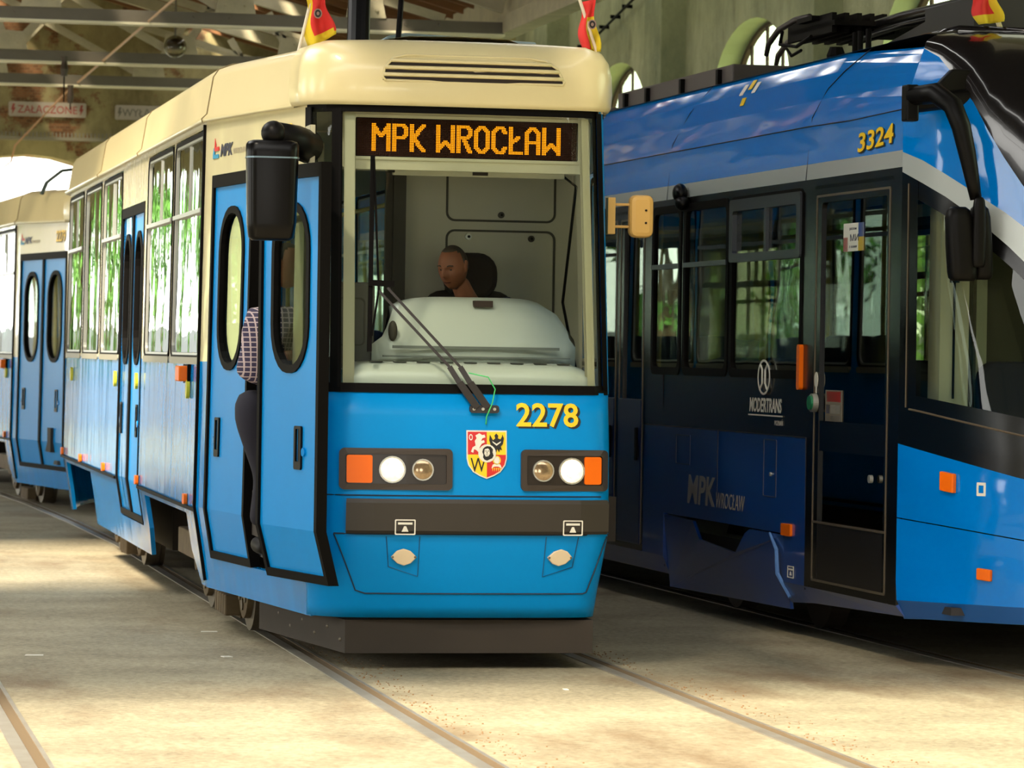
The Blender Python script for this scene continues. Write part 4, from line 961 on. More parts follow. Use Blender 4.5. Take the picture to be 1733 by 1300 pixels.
    # wipers
    for k, (x0, x1, z1) in enumerate(((.0, -.50, 1.93), (.055, -.455, 1.945))):
        wp = empty('wiper', parent=T); bm = bmesh.new()
        P_ = [npos(x0+.0, 1.345, .03), npos(x0-.09+k*.0, 1.47, .045), npos(x0-.14, 1.55, .04), npos(x1, z1, .03)]
        obox(bm, P_[0], P_[1], .036, .014, up=(0, 1, 0)); obox(bm, P_[1], P_[2], .026, .012, up=(0, 1, 0)); obox(bm, P_[2], P_[3], .013, .01, up=(0, 1, 0))
        bobj('wiper_arm', bm, mat('wiper_black', (34, 28, 26), .5), wp)
        if k == 0:
            bm = bmesh.new(); obox(bm, npos(-.53, 2.62, .012), npos(-.545, 1.62, .012), .022, .016, up=(0, 1, 0)); tube(bm, [npos(-.525, 2.6, .03), npos(-.50, 1.93, .03), npos(-.535, 1.7, .03)], .006, 6); obox(bm, npos(-.55, 1.97, .03), npos(-.42, 1.965, .03), .03, .02, up=(0, 1, 0))
            bobj('wiper_blade', bm, rubber, wp)
    bm = bmesh.new(); prism(bm, rrect(-.035, .115, 1.318, 1.358, .015), lambda u, v, d: npos(u, v, .0+d), .03); pv = bobj('wiper_pivot', bm, mat('wiper_black', (34, 28, 26), .5), T)
    bm = bmesh.new()
    for x in (-.015, .03, .09): cyl(bm, npos(x, 1.338, .032), (0, 1, 0), .008, .006, 10)
    bobj('pivot_bolt', bm, alu, pv)
    bm = bmesh.new(); tube(bm, [npos(-.04, 1.52, .035), npos(.06, 1.5, .03), npos(.095, 1.44, .03), npos(.08, 1.37, .03), npos(.065, 1.34, .036), npos(.05, 1.30, .02), npos(.048, 1.26, .01)], .0035, 6); bobj('washer_hose', bm, mat('green_hose', (70, 200, 110), .4), T, smooth=True)
    # left mirror
    Mi = empty('left_mirror', parent=T)
    def rr3(cx, cy, w, d, r): return [(cx+a, cy+b) for a, b in rrect(-w/2, w/2, -d/2, d/2, r, 4)]
    bm = bmesh.new(); secs = [(2.165, .19, .08, .03), (2.18, .225, .11, .04), (2.25, .245, .13, .05), (2.6, .262, .14, .055), (2.64, .262, .14, .055), (2.655, .245, .12, .05), (2.662, .2, .1, .04)]
    rings = [[bm.verts.new((a, b, z)) for a, b in rr3(-1.08, -.2, w, d, min(r, d/2-.002))] for z, w, d, r in secs]
    for a, b in zip(rings, rings[1:]):
        n = len(a)
        for k in range(n): bm.faces.new([a[k], a[(k+1) % n], b[(k+1) % n], b[k]])
    bm.faces.new(rings[0][::-1]); bm.faces.new(rings[-1])
    bobj('mirror_housing', bm, blackp, Mi, smooth=True)
    bm = bmesh.new(); ra = rr3(-1.08, -.2, .268, .146, .056); rings = [[bm.verts.new((a, b, z)) for a, b in ra] for z in (2.572, 2.580)]
    n = len(ra)
    for k in range(n): bm.faces.new([rings[0][k], rings[0][(k+1) % n], rings[1][(k+1) % n], rings[1][k]])
    bobj('mirror_seam', bm, mat('seam_sheen', (110, 130, 140), .3, .5), Mi)
    bm = bmesh.new(); sphere(bm, (-1.075, -.19, 2.70), .062, 18); tube(bm, [(-1.075, -.19, 2.70), (-.94, -.03, 2.672), (-.86, .1, 2.652)], [.058, .08, .085], 18); bobj('mirror_arm', bm, blackm, Mi, smooth=True)
    bm = bmesh.new(); box(bm, -.86, -.835, .02, .2, 2.54, 2.76); bobj('mirror_bracket', bm, innerc, Mi)
    # right mirror
    Mr = empty('right_mirror', parent=T)
    bm = bmesh.new(); prism(bm, rrect(.85, .975, 2.235, 2.455, .035), lambda u, v, d: (u, .22+d, v), .09); bobj('mirror_housing', bm, mat('mirror_ochre', (196, 156, 84), .5), Mr, bevel=.025)
    bm = bmesh.new(); tube(bm, [(.75, .28, 2.405), (.87, .265, 2.405)], .008, 8); tube(bm, [(.75, .28, 2.29), (.87, .265, 2.29)], .008, 8); box(bm, .735, .775, .25, .31, 2.25, 2.44); bobj('mirror_arm', bm, mat('mirror_ochre', (196, 156, 84), .5), Mr, bevel=.004)
    bm = bmesh.new()
    for z in (2.31, 2.375): cyl(bm, (.93, .218, z), (0, 1, 0), .006, .008, 8)
    bobj('mirror_screw', bm, blackm, Mr)

T1 = build_car('tram_car', 'blue and cream tram numbered 2278 with lit headlights and amber display', '2278', True); cab(T1)
T1.location = (3.44, 18.3, 0)
T2 = build_car('tram_car', 'second blue and cream car numbered 2279, coupled behind at the left edge', '2279', False)
T2.location = (3.44+.135, 18.3+17.11, -.04); T2.rotation_euler = (0, 0, .0633)

# ------------------------------------------------------------ newer deep blue tram on the right
T3 = empty('modern_tram', tuple(Q2), TH2); tag(T3, 'long deep blue low-floor tram with dark windows, numbered 3324', 'tram')
INS2 = [(.2, .05), (.32, 0), (2.64, 0), (2.95, .02), (3.10, .06), (3.25, .12), (3.36, .19)]
WID = 2.35
def rp(s, y, z, off=0):
    i = interp(INS2, z); x = i if s < 0 else WID-i
    return Vector((x+s*off, y, z))
SP = lambda u, v, d: rp(-1, u, v, d)
zrow = [.2, .32, .60, 1.167, 1.52, 2.2, 2.58, 2.64, 2.73, 2.95, 3.03, 3.10, 3.18, 3.25, 3.31, 3.36]
def zone(z):
    return 0 if z < 1.16 else 1 if z < 2.63 else 2 if z < 2.72 else 3
def t3side(s):
    wins_ = [(.98, 2.42), (2.50, 3.48), (3.58, 4.25), (6.0, 7.4), (7.5, 8.9), (9.0, 10.4), (13.6, 15), (15.1, 16.5)]
    doors_ = [(-.62, .76), (4.42, 5.85), (10.6, 12.0)] if s < 0 else []
    if s > 0: wins_ += [(-.6, .76), (4.42, 5.85), (10.6, 12.0)]
    ys = {-.75, 17.0, 0.85, 1.25, 3.9}
    for a, b in wins_+doors_: ys |= {a, b}
    ys = sorted(ys); bm = bmesh.new()
    def skip(i, j):
        y = (ys[i]+ys[i+1])/2; z = (zrow[j]+zrow[j+1])/2
        return any(a < y < b and 1.52 < z < 2.58 for a, b in wins_) or any(a < y < b and .32 < z < 2.58 for a, b in doors_) or (1.25 < y < 3.9 and z < .60)
    zt = lambda y, z: z if z < 3.0 or y > .5 else z-(3.36-interp([(-.75, 3.275), (-.3, 3.335), (.5, 3.36)], y))*(z-3.0)/.36
    zt0 = lambda y, z: interp([(-.75, .262), (.8, .225), (1.25, .2)], y) if z < .25 else zt(y, z)
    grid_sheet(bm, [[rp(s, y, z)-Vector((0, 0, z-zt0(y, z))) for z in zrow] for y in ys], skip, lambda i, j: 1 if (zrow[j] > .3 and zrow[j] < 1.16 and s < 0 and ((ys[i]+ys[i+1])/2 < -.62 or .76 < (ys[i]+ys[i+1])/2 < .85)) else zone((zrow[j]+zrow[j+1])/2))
    bm.normal_update()
    for f in bm.faces:
        if f.normal.x*s < 0: f.normal_flip()
    bobj('side_panel', bm, [lowblue, black2, silver2, blue2], T3, solid=.03, keepn=True)
    for k, (a, b) in enumerate(wins_):
        bm = bmesh.new(); f = lambda u, v, d: rp(s, u, v, d)
        ringp(bm, rrect(a-.02, b+.02, 1.50, 2.60, .07), rrect(a+.03, b-.03, 1.55, 2.55, .05), lambda u, v, d: f(u, v, d-.02), .026); w = bobj('side_window', bm, rubber, T3)
        if k in (0, 3, 4, 5) or s > 0:
            bm = bmesh.new(); ringp(bm, rrect(a+.0, b-.0, 2.2, 2.58, .02, 2), rrect(a+.07, b-.07, 2.25, 2.51, .02, 2), lambda u, v, d: f(u, v, d-.01), .03)
            prism(bm, [((a+b)/2-.02, 2.22), ((a+b)/2+.02, 2.22), ((a+b)/2+.02, 2.54), ((a+b)/2-.02, 2.54)], lambda u, v, d: f(u, v, d-.01), .02); bobj('sash_frame', bm, mat('sash_grey', (56, 60, 66), .35, .4), w)
        elif s < 0:
            bm = bmesh.new(); prism(bm, [(a, 2.19), (b, 2.19), (b, 2.22), (a, 2.22)], lambda u, v, d: f(u, v, d-.01), .026); bobj('sash_frame', bm, mat('sash_grey', (56, 60, 66), .35, .4), w)
        bm = bmesh.new(); prism(bm, rrect(a, b, 1.52, 2.58, .05), lambda u, v, d: f(u, v, -.015+d), .005); bobj('window_glass', bm, glass2, w)
    return doors_
t3side(-1); t3side(1)
def t3door(a, b, halves=1):
    n = halves; w = (b-a)/n
    for k in range(n):
        y0, y1 = a+k*w, a+(k+1)*w; f = SP; L_ = empty('door_leaf', parent=T3)
        bm = bmesh.new(); ringp(bm, rrect(y0, y1, .32, 2.60, .02, 2), rrect(y0+.1, y1-.13, .37, 2.50, .03, 2), lambda u, v, d: f(u, v, d-.03), .03)
        prism(bm, [(y0+.09, 1.27), (y1-.12, 1.27), (y1-.12, 1.10), (y0+.09, 1.10)], lambda u, v, d: f(u, v, d-.03), .026)
        bobj('door_frame', bm, black2, L_)
        bm = bmesh.new()
        ringp(bm, rrect(y0+.05, y1-.04, .36, 2.545, .015, 2), rrect(y0+.063, y1-.053, .373, 2.532, .012, 2), lambda u, v, d: f(u, v, d), .004)
        prism(bm, [(y0+.07, .69), (y1-.06, .69), (y1-.06, .703), (y0+.07, .703)], lambda u, v, d: f(u, v, d), .004)
        bobj('door_trim', bm, mat('trim_bronze', (112, 100, 84), .4, .5), L_)
        bm = bmesh.new(); prism(bm, [(y0+.09, .36), (y1-.12, .36), (y1-.12, 2.51), (y0+.09, 2.51)], lambda u, v, d: f(u, v, d-.02), .005); bobj('door_glass', bm, glass('door_tint_%d' % k if False else 'door_tint', (128, 122, 112), 1.5), L_)
        if n == 1:
            bm = bmesh.new(); prism(bm, [(y0+.07, .37), (y1-.06, .37), (y1-.06, .69), (y0+.07, .69)], lambda u, v, d: f(u, v, d-.012), .01); bobj('door_lower_panel', bm, mat('door_lower_black', (26, 22, 19), .35), L_)
        if n > 1:
            bm = bmesh.new(); prism(bm, [(y0+.06, .36), (y1-.06, .36), (y1-.06, 1.33), (y0+.06, 1.33)], lambda u, v, d: f(u, v, d), .01); bobj('door_lower_panel', bm, navy2, L_, bevel=.01)
            bm = bmesh.new(); prism(bm, rrect(y0+.12, y0+.17, .92, 1.14, .01, 2), lambda u, v, d: f(u, v, d+.01), .012); bobj('door_handle', bm, rubber, L_)
    return L_
DL = t3door(-.62, .76); t3door(4.42, 5.85, 2)
# door furniture
bm = bmesh.new(); p = rp(-1, .665, 1.37, .02); cyl(bm, p, (1, 0, 0), .052, .03, 24); db = bobj('door_button_ring', bm, alu, DL)
bm = bmesh.new(); cyl(bm, p-Vector((.018, 0, 0)), (1, 0, 0), .040, .02, 24); bobj('door_button', bm, mat('button_green', (16, 110, 70), .4), DL)
bm = bmesh.new(); prism(bm, [(.665+.033*math.cos(a), 1.50+.045*math.sin(a)) for a in [k*PI/8 for k in range(16)]], lambda u, v, d: SP(u, v, .004+d), .003); prism(bm, [(.655, 1.46), (.675, 1.46), (.675, 1.425), (.655, 1.425)], lambda u, v, d: SP(u, v, .004+d), .003)
bobj('button_sticker', bm, whitel, DL)
bm = bmesh.new(); cyl(bm, rp(-1, -.34, .975, .012), (1, 0, 0), .022, .02, 16); bobj('door_lock', bm, alu, DL)
# poster in the door glass
def stick(y0, y1, z0, z1, cells, name, txts=()):
    bm = bmesh.new()
    for a, b, c, d_, mi in cells: prism(bm, [(y0+(y1-y0)*a, z0+(z1-z0)*c), (y0+(y1-y0)*b, z0+(z1-z0)*c), (y0+(y1-y0)*b, z0+(z1-z0)*d_), (y0+(y1-y0)*a, z0+(z1-z0)*d_)], lambda u, v, d: SP(u, v, -.013+d), .003, mi)
    o = bobj(name, bm, [whitel, redv, yelv, mat('flag_blue', (40, 84, 170), .5), mat('dull_paper', (120, 112, 98), .7)], DL)
    if txts:
        bm = bmesh.new()
        for t, sz, u, v in txts: text_bm(bm, t, sz, lambda a, b, d: SP(y1-(y1-y0)*u-a*1.9, z0+(z1-z0)*v+b, -.0095+d), d=.001)
        bobj(name+'_lettering', bm, navyv, o)
stick(-.09, .26, 2.215, 2.37, [(0, 1, 0, 1, 0), (.78, 1, 0, .5, 1), (0, .26, .5, 1, 3), (0, .26, 0, .5, 2)], 'door_poster', [('МИ', .052, .32, .36), ('разом', .022, .30, .76), ('з вами', .022, .30, .12)])
stick(.24, .54, 1.24, 1.445, [(0, 1, 0, 1, 4), (.08, .92, .68, .96, 1), (.1, .7, .36, .6, 0), (.1, .7, .05, .3, 0), (.74, .95, .36, .6, 3), (.74, .95, .05, .3, 3)], 'door_notice')
# inside post behind the door glass
bm = bmesh.new(); box(bm, .12, .16, .18, .46, .35, 2.3); bobj('inner_door_post', bm, mat('post_taupe', (120, 110, 90), .6), T3)
# amber lamps
bm = bmesh.new(); prism(bm, rrect(.93, .985, 1.44, 1.70, .02), lambda u, v, d: SP(u, v, d), .025); bobj('side_turn_lamp', bm, amber, T3)
bm = bmesh.new(); prism(bm, rrect(1.09, 1.27, .59, .66, .008, 2), lambda u, v, d: SP(u, v, d), .015); bobj('side_marker', bm, amber, T3)
# seams, hatches and bogie cover
bm = bmesh.new()
def sl(*pts): tube(bm, [SP(u, v, .002) for u, v in pts], .0035, 5)
sl((.85, .3), (.85, 1.167), (4.38, 1.167)); sl((2.65, 1.167), (2.65, .72)); sl((3.95, .25), (3.95, 1.5)); sl((.93, 2.64), (.93, 3.0), (.8, 3.16), (.6, 3.25), (.34, 3.36)); sl((3.93, 2.64), (3.93, 3.0), (3.75, 3.2), (3.55, 3.36)); sl((-.75, 2.95), (.2, 2.94), (1.0, 2.95), (6, 2.95), (14, 2.95))
bobj('panel_seam', bm, mat('seam_dark', (8, 14, 34), .5), T3)
bm = bmesh.new()
for a, b, c, d_ in ((1.42, 1.68, .80, 1.14), (3.28, 3.62, .93, 1.12)):
    bm = bmesh.new(); ringp(bm, rrect(a, b, c, d_, .01, 2), rrect(a+.008, b-.008, c+.006, d_-.006, .008, 2), lambda u, v, d: SP(u, v, d), .003)
    bobj('side_hatch', bm, mat('hatch_edge', (60, 62, 78), .4), T3)
bm = bmesh.new(); cyl(bm, rp(-1, 1.52, .935, .005), (1, 0, 0), .012, .012, 12); bobj('hatch_lock', bm, alu, T3)
bm = bmesh.new(); prism(bm, [(1.26, .16), (3.89, .12), (3.89, .59), (3.2, .58), (3.04, .47), (2.25, .43), (2.05, .56), (1.95, .59), (1.26, .59)], lambda u, v, d: SP(u, v, d-.02), .02); bobj('bogie_cover', bm, lowblue, T3)
bm = bmesh.new(); tube(bm, [SP(1.50, .59, .01), SP(1.36, .5, .01), SP(1.33, .36, .01), SP(1.2, .23, .01)], [.008, .012, .014, .01], 6); bobj('cover_edge', bm, mat('edge_pale_blue', (90, 130, 190), .4), T3)
bm = bmesh.new()
for y in (1.75, 3.5):
    for x in (.44, 1.9): cyl(bm, (x, y, .30), (1, 0, 0), .29, .12, 28)
    cyl(bm, (1.17, y, .30), (1, 0, 0), .06, 1.5, 12)
box(bm, .1, .25, 1.5, 3.8, .3, .5); box(bm, 2.1, 2.25, 1.5, 3.8, .3, .5); bobj('bogie', bm, darkfr, T3)
for y in (8.6, 10.3):
    bm = bmesh.new()
    for x in (.44, 1.9): cyl(bm, (x, y, .30), (1, 0, 0), .29, .12, 28)
    cyl(bm, (1.17, y, .30), (1, 0, 0), .06, 1.5, 12)
    bobj('wheelset', bm, darkfr, T3)
bm = bmesh.new(); box(bm, .1, 2.25, -.7, 17, .3, .34); box(bm, .15, 2.2, -1.2, -.7, .3, .34); bobj('floor_deck', bm, mat('deck_dark', (46, 44, 46), .8), T3)
bm = bmesh.new()
for y in (5.0, 6.2): tube(bm, [(.25, y, .34), (.25, y, 2.6)], .018, 8)
for y in (1.6, 2.4, 3.2, 7, 8.2, 9.4): tube(bm, [(.75, y, .34), (.75, y, 2.6)], .018, 8)
bobj('grab_pole', bm, mat('pole_yellow', (222, 190, 60), .35), T3)
for y in (1.3, 2.1, 2.9, 3.6, 6.4, 7.3, 8.2):
    for x in (.5, 1.85):
        bm = bmesh.new(); box(bm, x-.2, x+.2, y, y+.4, .95, 1.02); prism(bm, rrect(-.2, .2, 1.0, 1.62, .12), lambda u, v, d: (x+u, y+.38+d+(v-1)*.1, v), .05); box(bm, x-.05, x+.05, y+.1, y+.3, .34, .95); bobj('passenger_seat', bm, mat('seat_dark_shell', (40, 44, 60), .6), T3, bevel=.015)
bm = bmesh.new(); box(bm, .3, 2.05, -.6, 17, 3.0, 3.04); box(bm, .02, 2.33, 16.9, 17, .3, 3.0); bobj('ceiling_lining', bm, mat('lining_dark', (90, 90, 86), .7), T3)
bm = bmesh.new(); box(bm, .95, 2.3, .80, .86, .34, 2.9); bobj('cab_partition', bm, mat('partition_dark', (60, 54, 46), .6), T3)
bm = bmesh.new(); prism(bm, [(.17, 3.36), (.45, 3.40), (1.9, 3.40), (2.18, 3.36)], lambda u, v, d: (u, -.6+d, v), 17.5); bobj('roof', bm, mat('roof_black', (26, 24, 26), .35), T3)

# cab: plan curve and feature heights per column (both halves)
PLAN = [(0, -.75), (.06, -.92), (.14, -1.1), (.25, -1.3), (.38, -1.5), (.54, -1.68), (.72, -1.83), (.95, -1.95), (1.175, -2.0)]
WK = [0, .04, .12, .25, .42, .62, .8, .95, 1.]
F3 = dict(bot=[.25, .26, .265, .27, .275, .28, .28, .28, .28], sill=[.35, .355, .359, .363, .365, .368, .369, .367, .364], seam=[.783, .771, .756, .735, .711, .685, .657, .622, .602],
          bb=[1.178, 1.15, 1.117, 1.075, 1.029, .985, .941, .925, .92], line=[1.371, 1.352, 1.323, 1.288, 1.249, 1.207, 1.163, 1.14, 1.13],
          wb=[1.436, 1.429, 1.406, 1.375, 1.34, 1.298, 1.253, 1.237, 1.23], bandb=[2.613, 2.55, 2.475, 2.366, 2.217, 2.026, 1.795, 1.60, 1.5],
          bandt=[2.719, 2.67, 2.593, 2.496, 2.386, 2.241, 2.087, 1.9, 1.8], bt=[3.272, 3.217, 3.112, 2.968, 2.68, 2.40, 2.2, 2.0, 1.9])
def cpos(i, z, off=0, t=None):
    """i fractional column 0..16 (mirrored after 8)"""
    m_ = i > 8; k = 16-i if m_ else i; k = max(0, min(8, k)); a = int(min(7, math.floor(k))); f = k-a
    lx = PLAN[a][0]*(1-f)+PLAN[a+1][0]*f; ly = PLAN[a][1]*(1-f)+PLAN[a+1][1]*f; w = WK[a]*(1-f)+WK[a+1]*f
    dx = PLAN[a+1][0]-PLAN[a][0]; dy = PLAN[a+1][1]-PLAN[a][1]; n = Vector((dy, -dx, 0)).normalized()
    if z > 2.95: ins = (z-2.95)*.38
    elif z < .36: ins = (.36-z)*.5
    else: ins = 0
    lx = lx+ins*(1.175-lx)/1.175+n.x*off; ly = ly+w*max(0, z-1.2)*.42+abs(ins)*.3+n.y*off
    return Vector((WID-lx if m_ else lx, ly, z))
def fv(key, i):
    k = 16-i if i > 8 else i; a = int(min(7, math.floor(k))); f = k-a; q = F3[key]; return q[a]*(1-f)+q[a+1]*f
def czone(name, lo, hi, m_, off=0, n=4, parent=T3, i0=0, i1=16, pad=(0, 0), solid=.0, sm=True):
    bm = bmesh.new(); N_ = (i1-i0)*2; rows = []
    for q in range(N_+1):
        i = i0+(i1-i0)*q/N_; a = (fv(lo, i) if isinstance(lo, str) else lo)+pad[0]; b = (fv(hi, i) if isinstance(hi, str) else hi)+pad[1]
        rows.append([cpos(i, a+(b-a)*j/n, off) for j in range(n+1)])
    grid_sheet(bm, rows); return bobj(name, bm, m_, parent, smooth=sm)
cab3 = czone('cab_skirt', 'bot', 'sill', mat('lower_skirt_blue', (22, 84, 150), .4, coat=.3)); czone('cab_lower_panel', 'sill', 'seam', blue2); czone('cab_upper_panel', 'seam', 'bb', blue2, pad=(.006, 0)); czone('cab_waist_band', 'bb', 'wb', black2)
bm = bmesh.new(); tube(bm, [cpos(i/2, fv('line', i/2), .002) for i in range(1, 24)]+[], .006, 6); tube(bm, [cpos(.35, 1.37, .003), cpos(.35, 2.55, .003)], .004, 5); bobj('cab_trim_line', bm, mat('trim_bronze', (112, 100, 84), .4, .5), T3)
czone('cab_silver_band', 'bandb', 'bandt', silver2); czone('cab_blue_cap', 'bandt', 'bt', blue2, n=6)
czone('cab_window_frame_top', 'bandb', 'bandb', black2, off=-.002, pad=(-.10, 0), n=2)
# side glazing and windscreen
bm = bmesh.new()
for a, b in ((0, .8), (4.9, 5.15), (10.85, 11.1), (15.2, 16)):
    bm = bmesh.new(); rows = [[cpos(a+(b-a)*q/2, fv('wb', a+(b-a)*q/2)+(fv('bandb', a+(b-a)*q/2)-fv('wb', a+(b-a)*q/2))*j/6, 0) for j in range(7)] for q in range(3)]; grid_sheet(bm, rows)
    bobj('cab_window_post', bm, black2, T3)
czone('cab_side_window', 'wb', 'bandb', glass2c, off=-.004, i0=1, i1=5); czone('cab_side_window', 'wb', 'bandb', glass2c, off=-.004, i0=11, i1=15); czone('windscreen', 'wb', 'bandb', glass2c, off=-.004, i0=5, i1=11)
# black dome over the windscreen
bm = bmesh.new(); rows = []
for q in range(33):
    i = q/2; b = fv('bt', i); row = []
    for j in range(9):
        t = j/8; p = cpos(i, b); top = Vector((1.175+(p.x-1.175)*.55, -.35+(p.y+.75)*.25, 3.40))
        mid = p.lerp(top, t); mid.z = b+(3.40-b)*math.sin(t*PI/2)**.9
        mid.y = p.y+(top.y-p.y)*(1-math.cos(t*PI/2)); mid.x = p.x+(top.x-p.x)*(1-math.cos(t*PI/2))
        row.append(mid)
    rows.append(row)
grid_sheet(bm, rows); 
box(bm, .35, 2.0, -.62, .0, 3.36, 3.41)
bobj('cab_dome', bm, mat('dome_black', (24, 23, 25), .16, coat=.6), T3, smooth=True)
# lamps on the cab flank
def cstick(name, i0, i1, z0, z1, dz, m_, d, parent=T3, bev=.006):
    bm = bmesh.new(); prism(bm, [(i0, z0), (i1, z0+dz), (i1, z1+dz), (i0, z1)], lambda u, v, w: cpos(u, v, w), d); return bobj(name, bm, m_, parent, bevel=bev)
l1 = cstick('flank_lamp', 1.93, 2.35, .945, 1.045, -.012, amber, .03)
cstick('flank_lamp', 3.05, 3.42, .495, .555, -.006, amber, .025)
bm = bmesh.new(); ringp(bm, rrect(2.96, 3.20, .925, .995, .008, 2), rrect(3.01, 3.15, .94, .98, .006, 2), lambda u, v, w: cpos(u, v, w), .003); bobj('square_mark', bm, whitel, T3)
# cab interior
bm = bmesh.new(); box(bm, .17, .33, -.9, -.72, .9, 2.5); box(bm, .5, .56, -.55, -.50, .9, 2.5); bobj('cab_inner_post', bm, mat('post_pale', (196, 196, 166), .5), T3)
bm = bmesh.new(); tube(bm, [(.24, -.92, 2.45), (.24, -.92, 2.05), (.24, -.92, 1.5), (.24, -.92, 1.42)], .007, 6); box(bm, .22, .26, -.94, -.9, 2.03, 2.07); bobj('belt_strap', bm, rubber, T3)
bm = bmesh.new(); prism(bm, rrect(.5, 1.1, .9, 1.62, .1), lambda u, v, d: (u, -.6+d, v), .15); box(bm, .5, 1.1, -1.1, -.5, .8, .95); bobj('cab_seat', bm, mat('seat_navy', (26, 36, 66), .8), T3, bevel=.03)
bm = bmesh.new(); box(bm, .45, 1.95, -1.55, -1.2, .34, 1.28); bobj('cab_console', bm, mat('console_dark', (40, 40, 42), .6), T3, bevel=.03)
bm = bmesh.new(); box(bm, .5, 2.3, -.12, -.06, .34, 2.9); bobj('cab_back_wall', bm, mat('cab_wall_olive', (84, 80, 62), .6), T3)
# mirror
Mi = empty('left_mirror', parent=T3)
bm = bmesh.new(); tube(bm, [(-.06, -1.06, 2.99), (.02, -1.2, 3.0), (.07, -1.32, 2.93), (.11, -1.34, 2.82), (.145, -1.343, 2.68), (.172, -1.343, 2.56), (.195, -1.344, 2.45)], [.05, .055, .052, .05, .045, .038, .03], 14); bobj('mirror_arm', bm, blackm, Mi, smooth=True)
bm = bmesh.new(); box(bm, -.10, -.03, -1.09, -1.0, 2.86, 3.05); prism(bm, [(.10, 3.06), (.18, 3.14), (.30, 3.14), (.37, 3.06), (.36, 2.92), (.2, 2.9)], lambda u, v, d: (u-.02, -1.08+d+u*.1, v), .06); tube(bm, [(-.06, -1.04, 2.95), (.15, -1.05, 2.98), (.3, -1.04, 3.0)], .05, 10); bobj('mirror_bracket', bm, blackm, Mi, bevel=.01)
def mhead(cx, cy, w, z0, z1, d, lean=0):
    bm = bmesh.new(); secs = [(0, .75, .7), (.04, .95, .9), (.12, 1, 1), (.5, 1, 1), (.85, .92, .95), (.96, .75, .8), (1, .5, .5)]; rings = []
    for t, kw, kd in secs: rings.append([bm.verts.new((cx+lean*t+a*kw, cy+b*kd, z0+(z1-z0)*t)) for a, b in rrect(-w/2, w/2, -d/2, d/2, min(w, d)*.4, 4)])
    for a, b in zip(rings, rings[1:]):
        for k in range(len(a)): bm.faces.new([a[k], a[(k+1) % len(a)], b[(k+1) % len(b)], b[k]])
    bm.faces.new(rings[0][::-1]); bm.faces.new(rings[-1]); return bobj('mirror_housing', bm, blackm, Mi, smooth=True)
mhead(.135, -1.33, .15, 2.03, 2.41, .12, -.03); mhead(.25, -1.30, .10, 2.04, 2.42, .14, -.02); mhead(.20, -1.38, .07, 2.1, 2.46, .06, 0)
# camera eye on the silver band
bm = bmesh.new(); sphere(bm, rp(-1, 3.45, 2.665, .05), .062, 16, sx=.8); sphere(bm, rp(-1, 3.42, 2.60, .04), .05, 12); bobj('side_camera', bm, blackp, T3)
# roof gear
rg = empty('roof_gear', parent=T3)
bm = bmesh.new(); box(bm, .35, 2.0, 3.66, 6.6, 3.38, 3.52); bobj('roof_container', bm, mat('container_grey', (74, 66, 62), .5), rg, bevel=.01)
for y in (3.9, 4.8, 5.7, 6.3):
    bm = bmesh.new(); box(bm, .32, .36, y, y+.05, 3.4, 3.5); bobj('container_latch', bm, rubber, rg)
bm = bmesh.new(); box(bm, .3, 2.05, 7.2, 13.5, 3.38, 3.46); bobj('roof_container', bm, mat('container_grey', (74, 66, 62), .5), rg, bevel=.01)
pg = empty('pantograph', parent=T3)
for x in (.5, .82):
    bm = bmesh.new(); yy = (x-.5)*2.6
    tube(bm, [(x, 3.41+yy, 3.56), (x, 3.36+yy, 3.63), (x, 3.15+yy, 3.70), (x, 2.8+yy*.8, 3.735), (x, 2.5+yy*.6, 3.73)], [.016, .02, .02, .02, .02], 8); bobj('collector_horn', bm, mat('horn_grey', (56, 48, 44), .45, .3), pg, smooth=True)
bm = bmesh.new(); box(bm, .45, 1.9, 2.3, 2.6, 3.69, 3.72); box(bm, .5, 1.9, 2.0, 2.9, 3.64, 3.67)
for k in range(6): box(bm, .5+k*.08, .53+k*.08, 2.05, 2.95, 3.6, 3.72)
tube(bm, [(.48, 3.0, 3.68), (.48, 3.05, 3.6), (.48, 2.7, 3.56), (.48, 2.4, 3.6)], .012, 6); tube(bm, [(.48, 2.9, 3.56), (.48, 2.8, 3.51), (.48, 2.6, 3.53)], .01, 6); bobj('collector_head', bm, rubber, pg)
bm = bmesh.new(); tube(bm, [(.8, 2.8, 3.64), (.8, 1.6, 3.655), (.8, .4, 3.64), (.8, -.2, 3.62)], [.035, .04, .045, .04], 10); tube(bm, [(.74, 2.3, 3.58), (.74, 1.4, 3.60), (.74, .2, 3.58)], .02, 8); bobj('lower_arm', bm, blackp, pg, smooth=True)
bm = bmesh.new(); tube(bm, [(1.2, 2.6, 3.62), (1.2, .2, 3.56)], .03, 8); box(bm, .55, 1.8, -.3, .5, 3.40, 3.60); prism(bm, [(.2, 3.4), (2.0, 3.4), (.5, 3.56), (.2, 3.56)], lambda u, v, d: (.6+d, u, v), 1.0); bobj('pantograph_frame', bm, mat('frame_black', (20, 19, 20), .5), pg)
for y in (1.35, 1.5, 1.6):
    bm = bmesh.new(); tube(bm, [(.5, y, 3.38), (.5, y, 3.56)], .018, 8); bobj('roof_insulator', bm, rubber, pg)
bm = bmesh.new()
tube(bm, [(.5, 1.96, 3.38), (.5, 1.96, 3.45), (.5, 1.96, 3.5)], [.05, .06, .04], 10); bobj('roof_insulator', bm, rubber, pg)
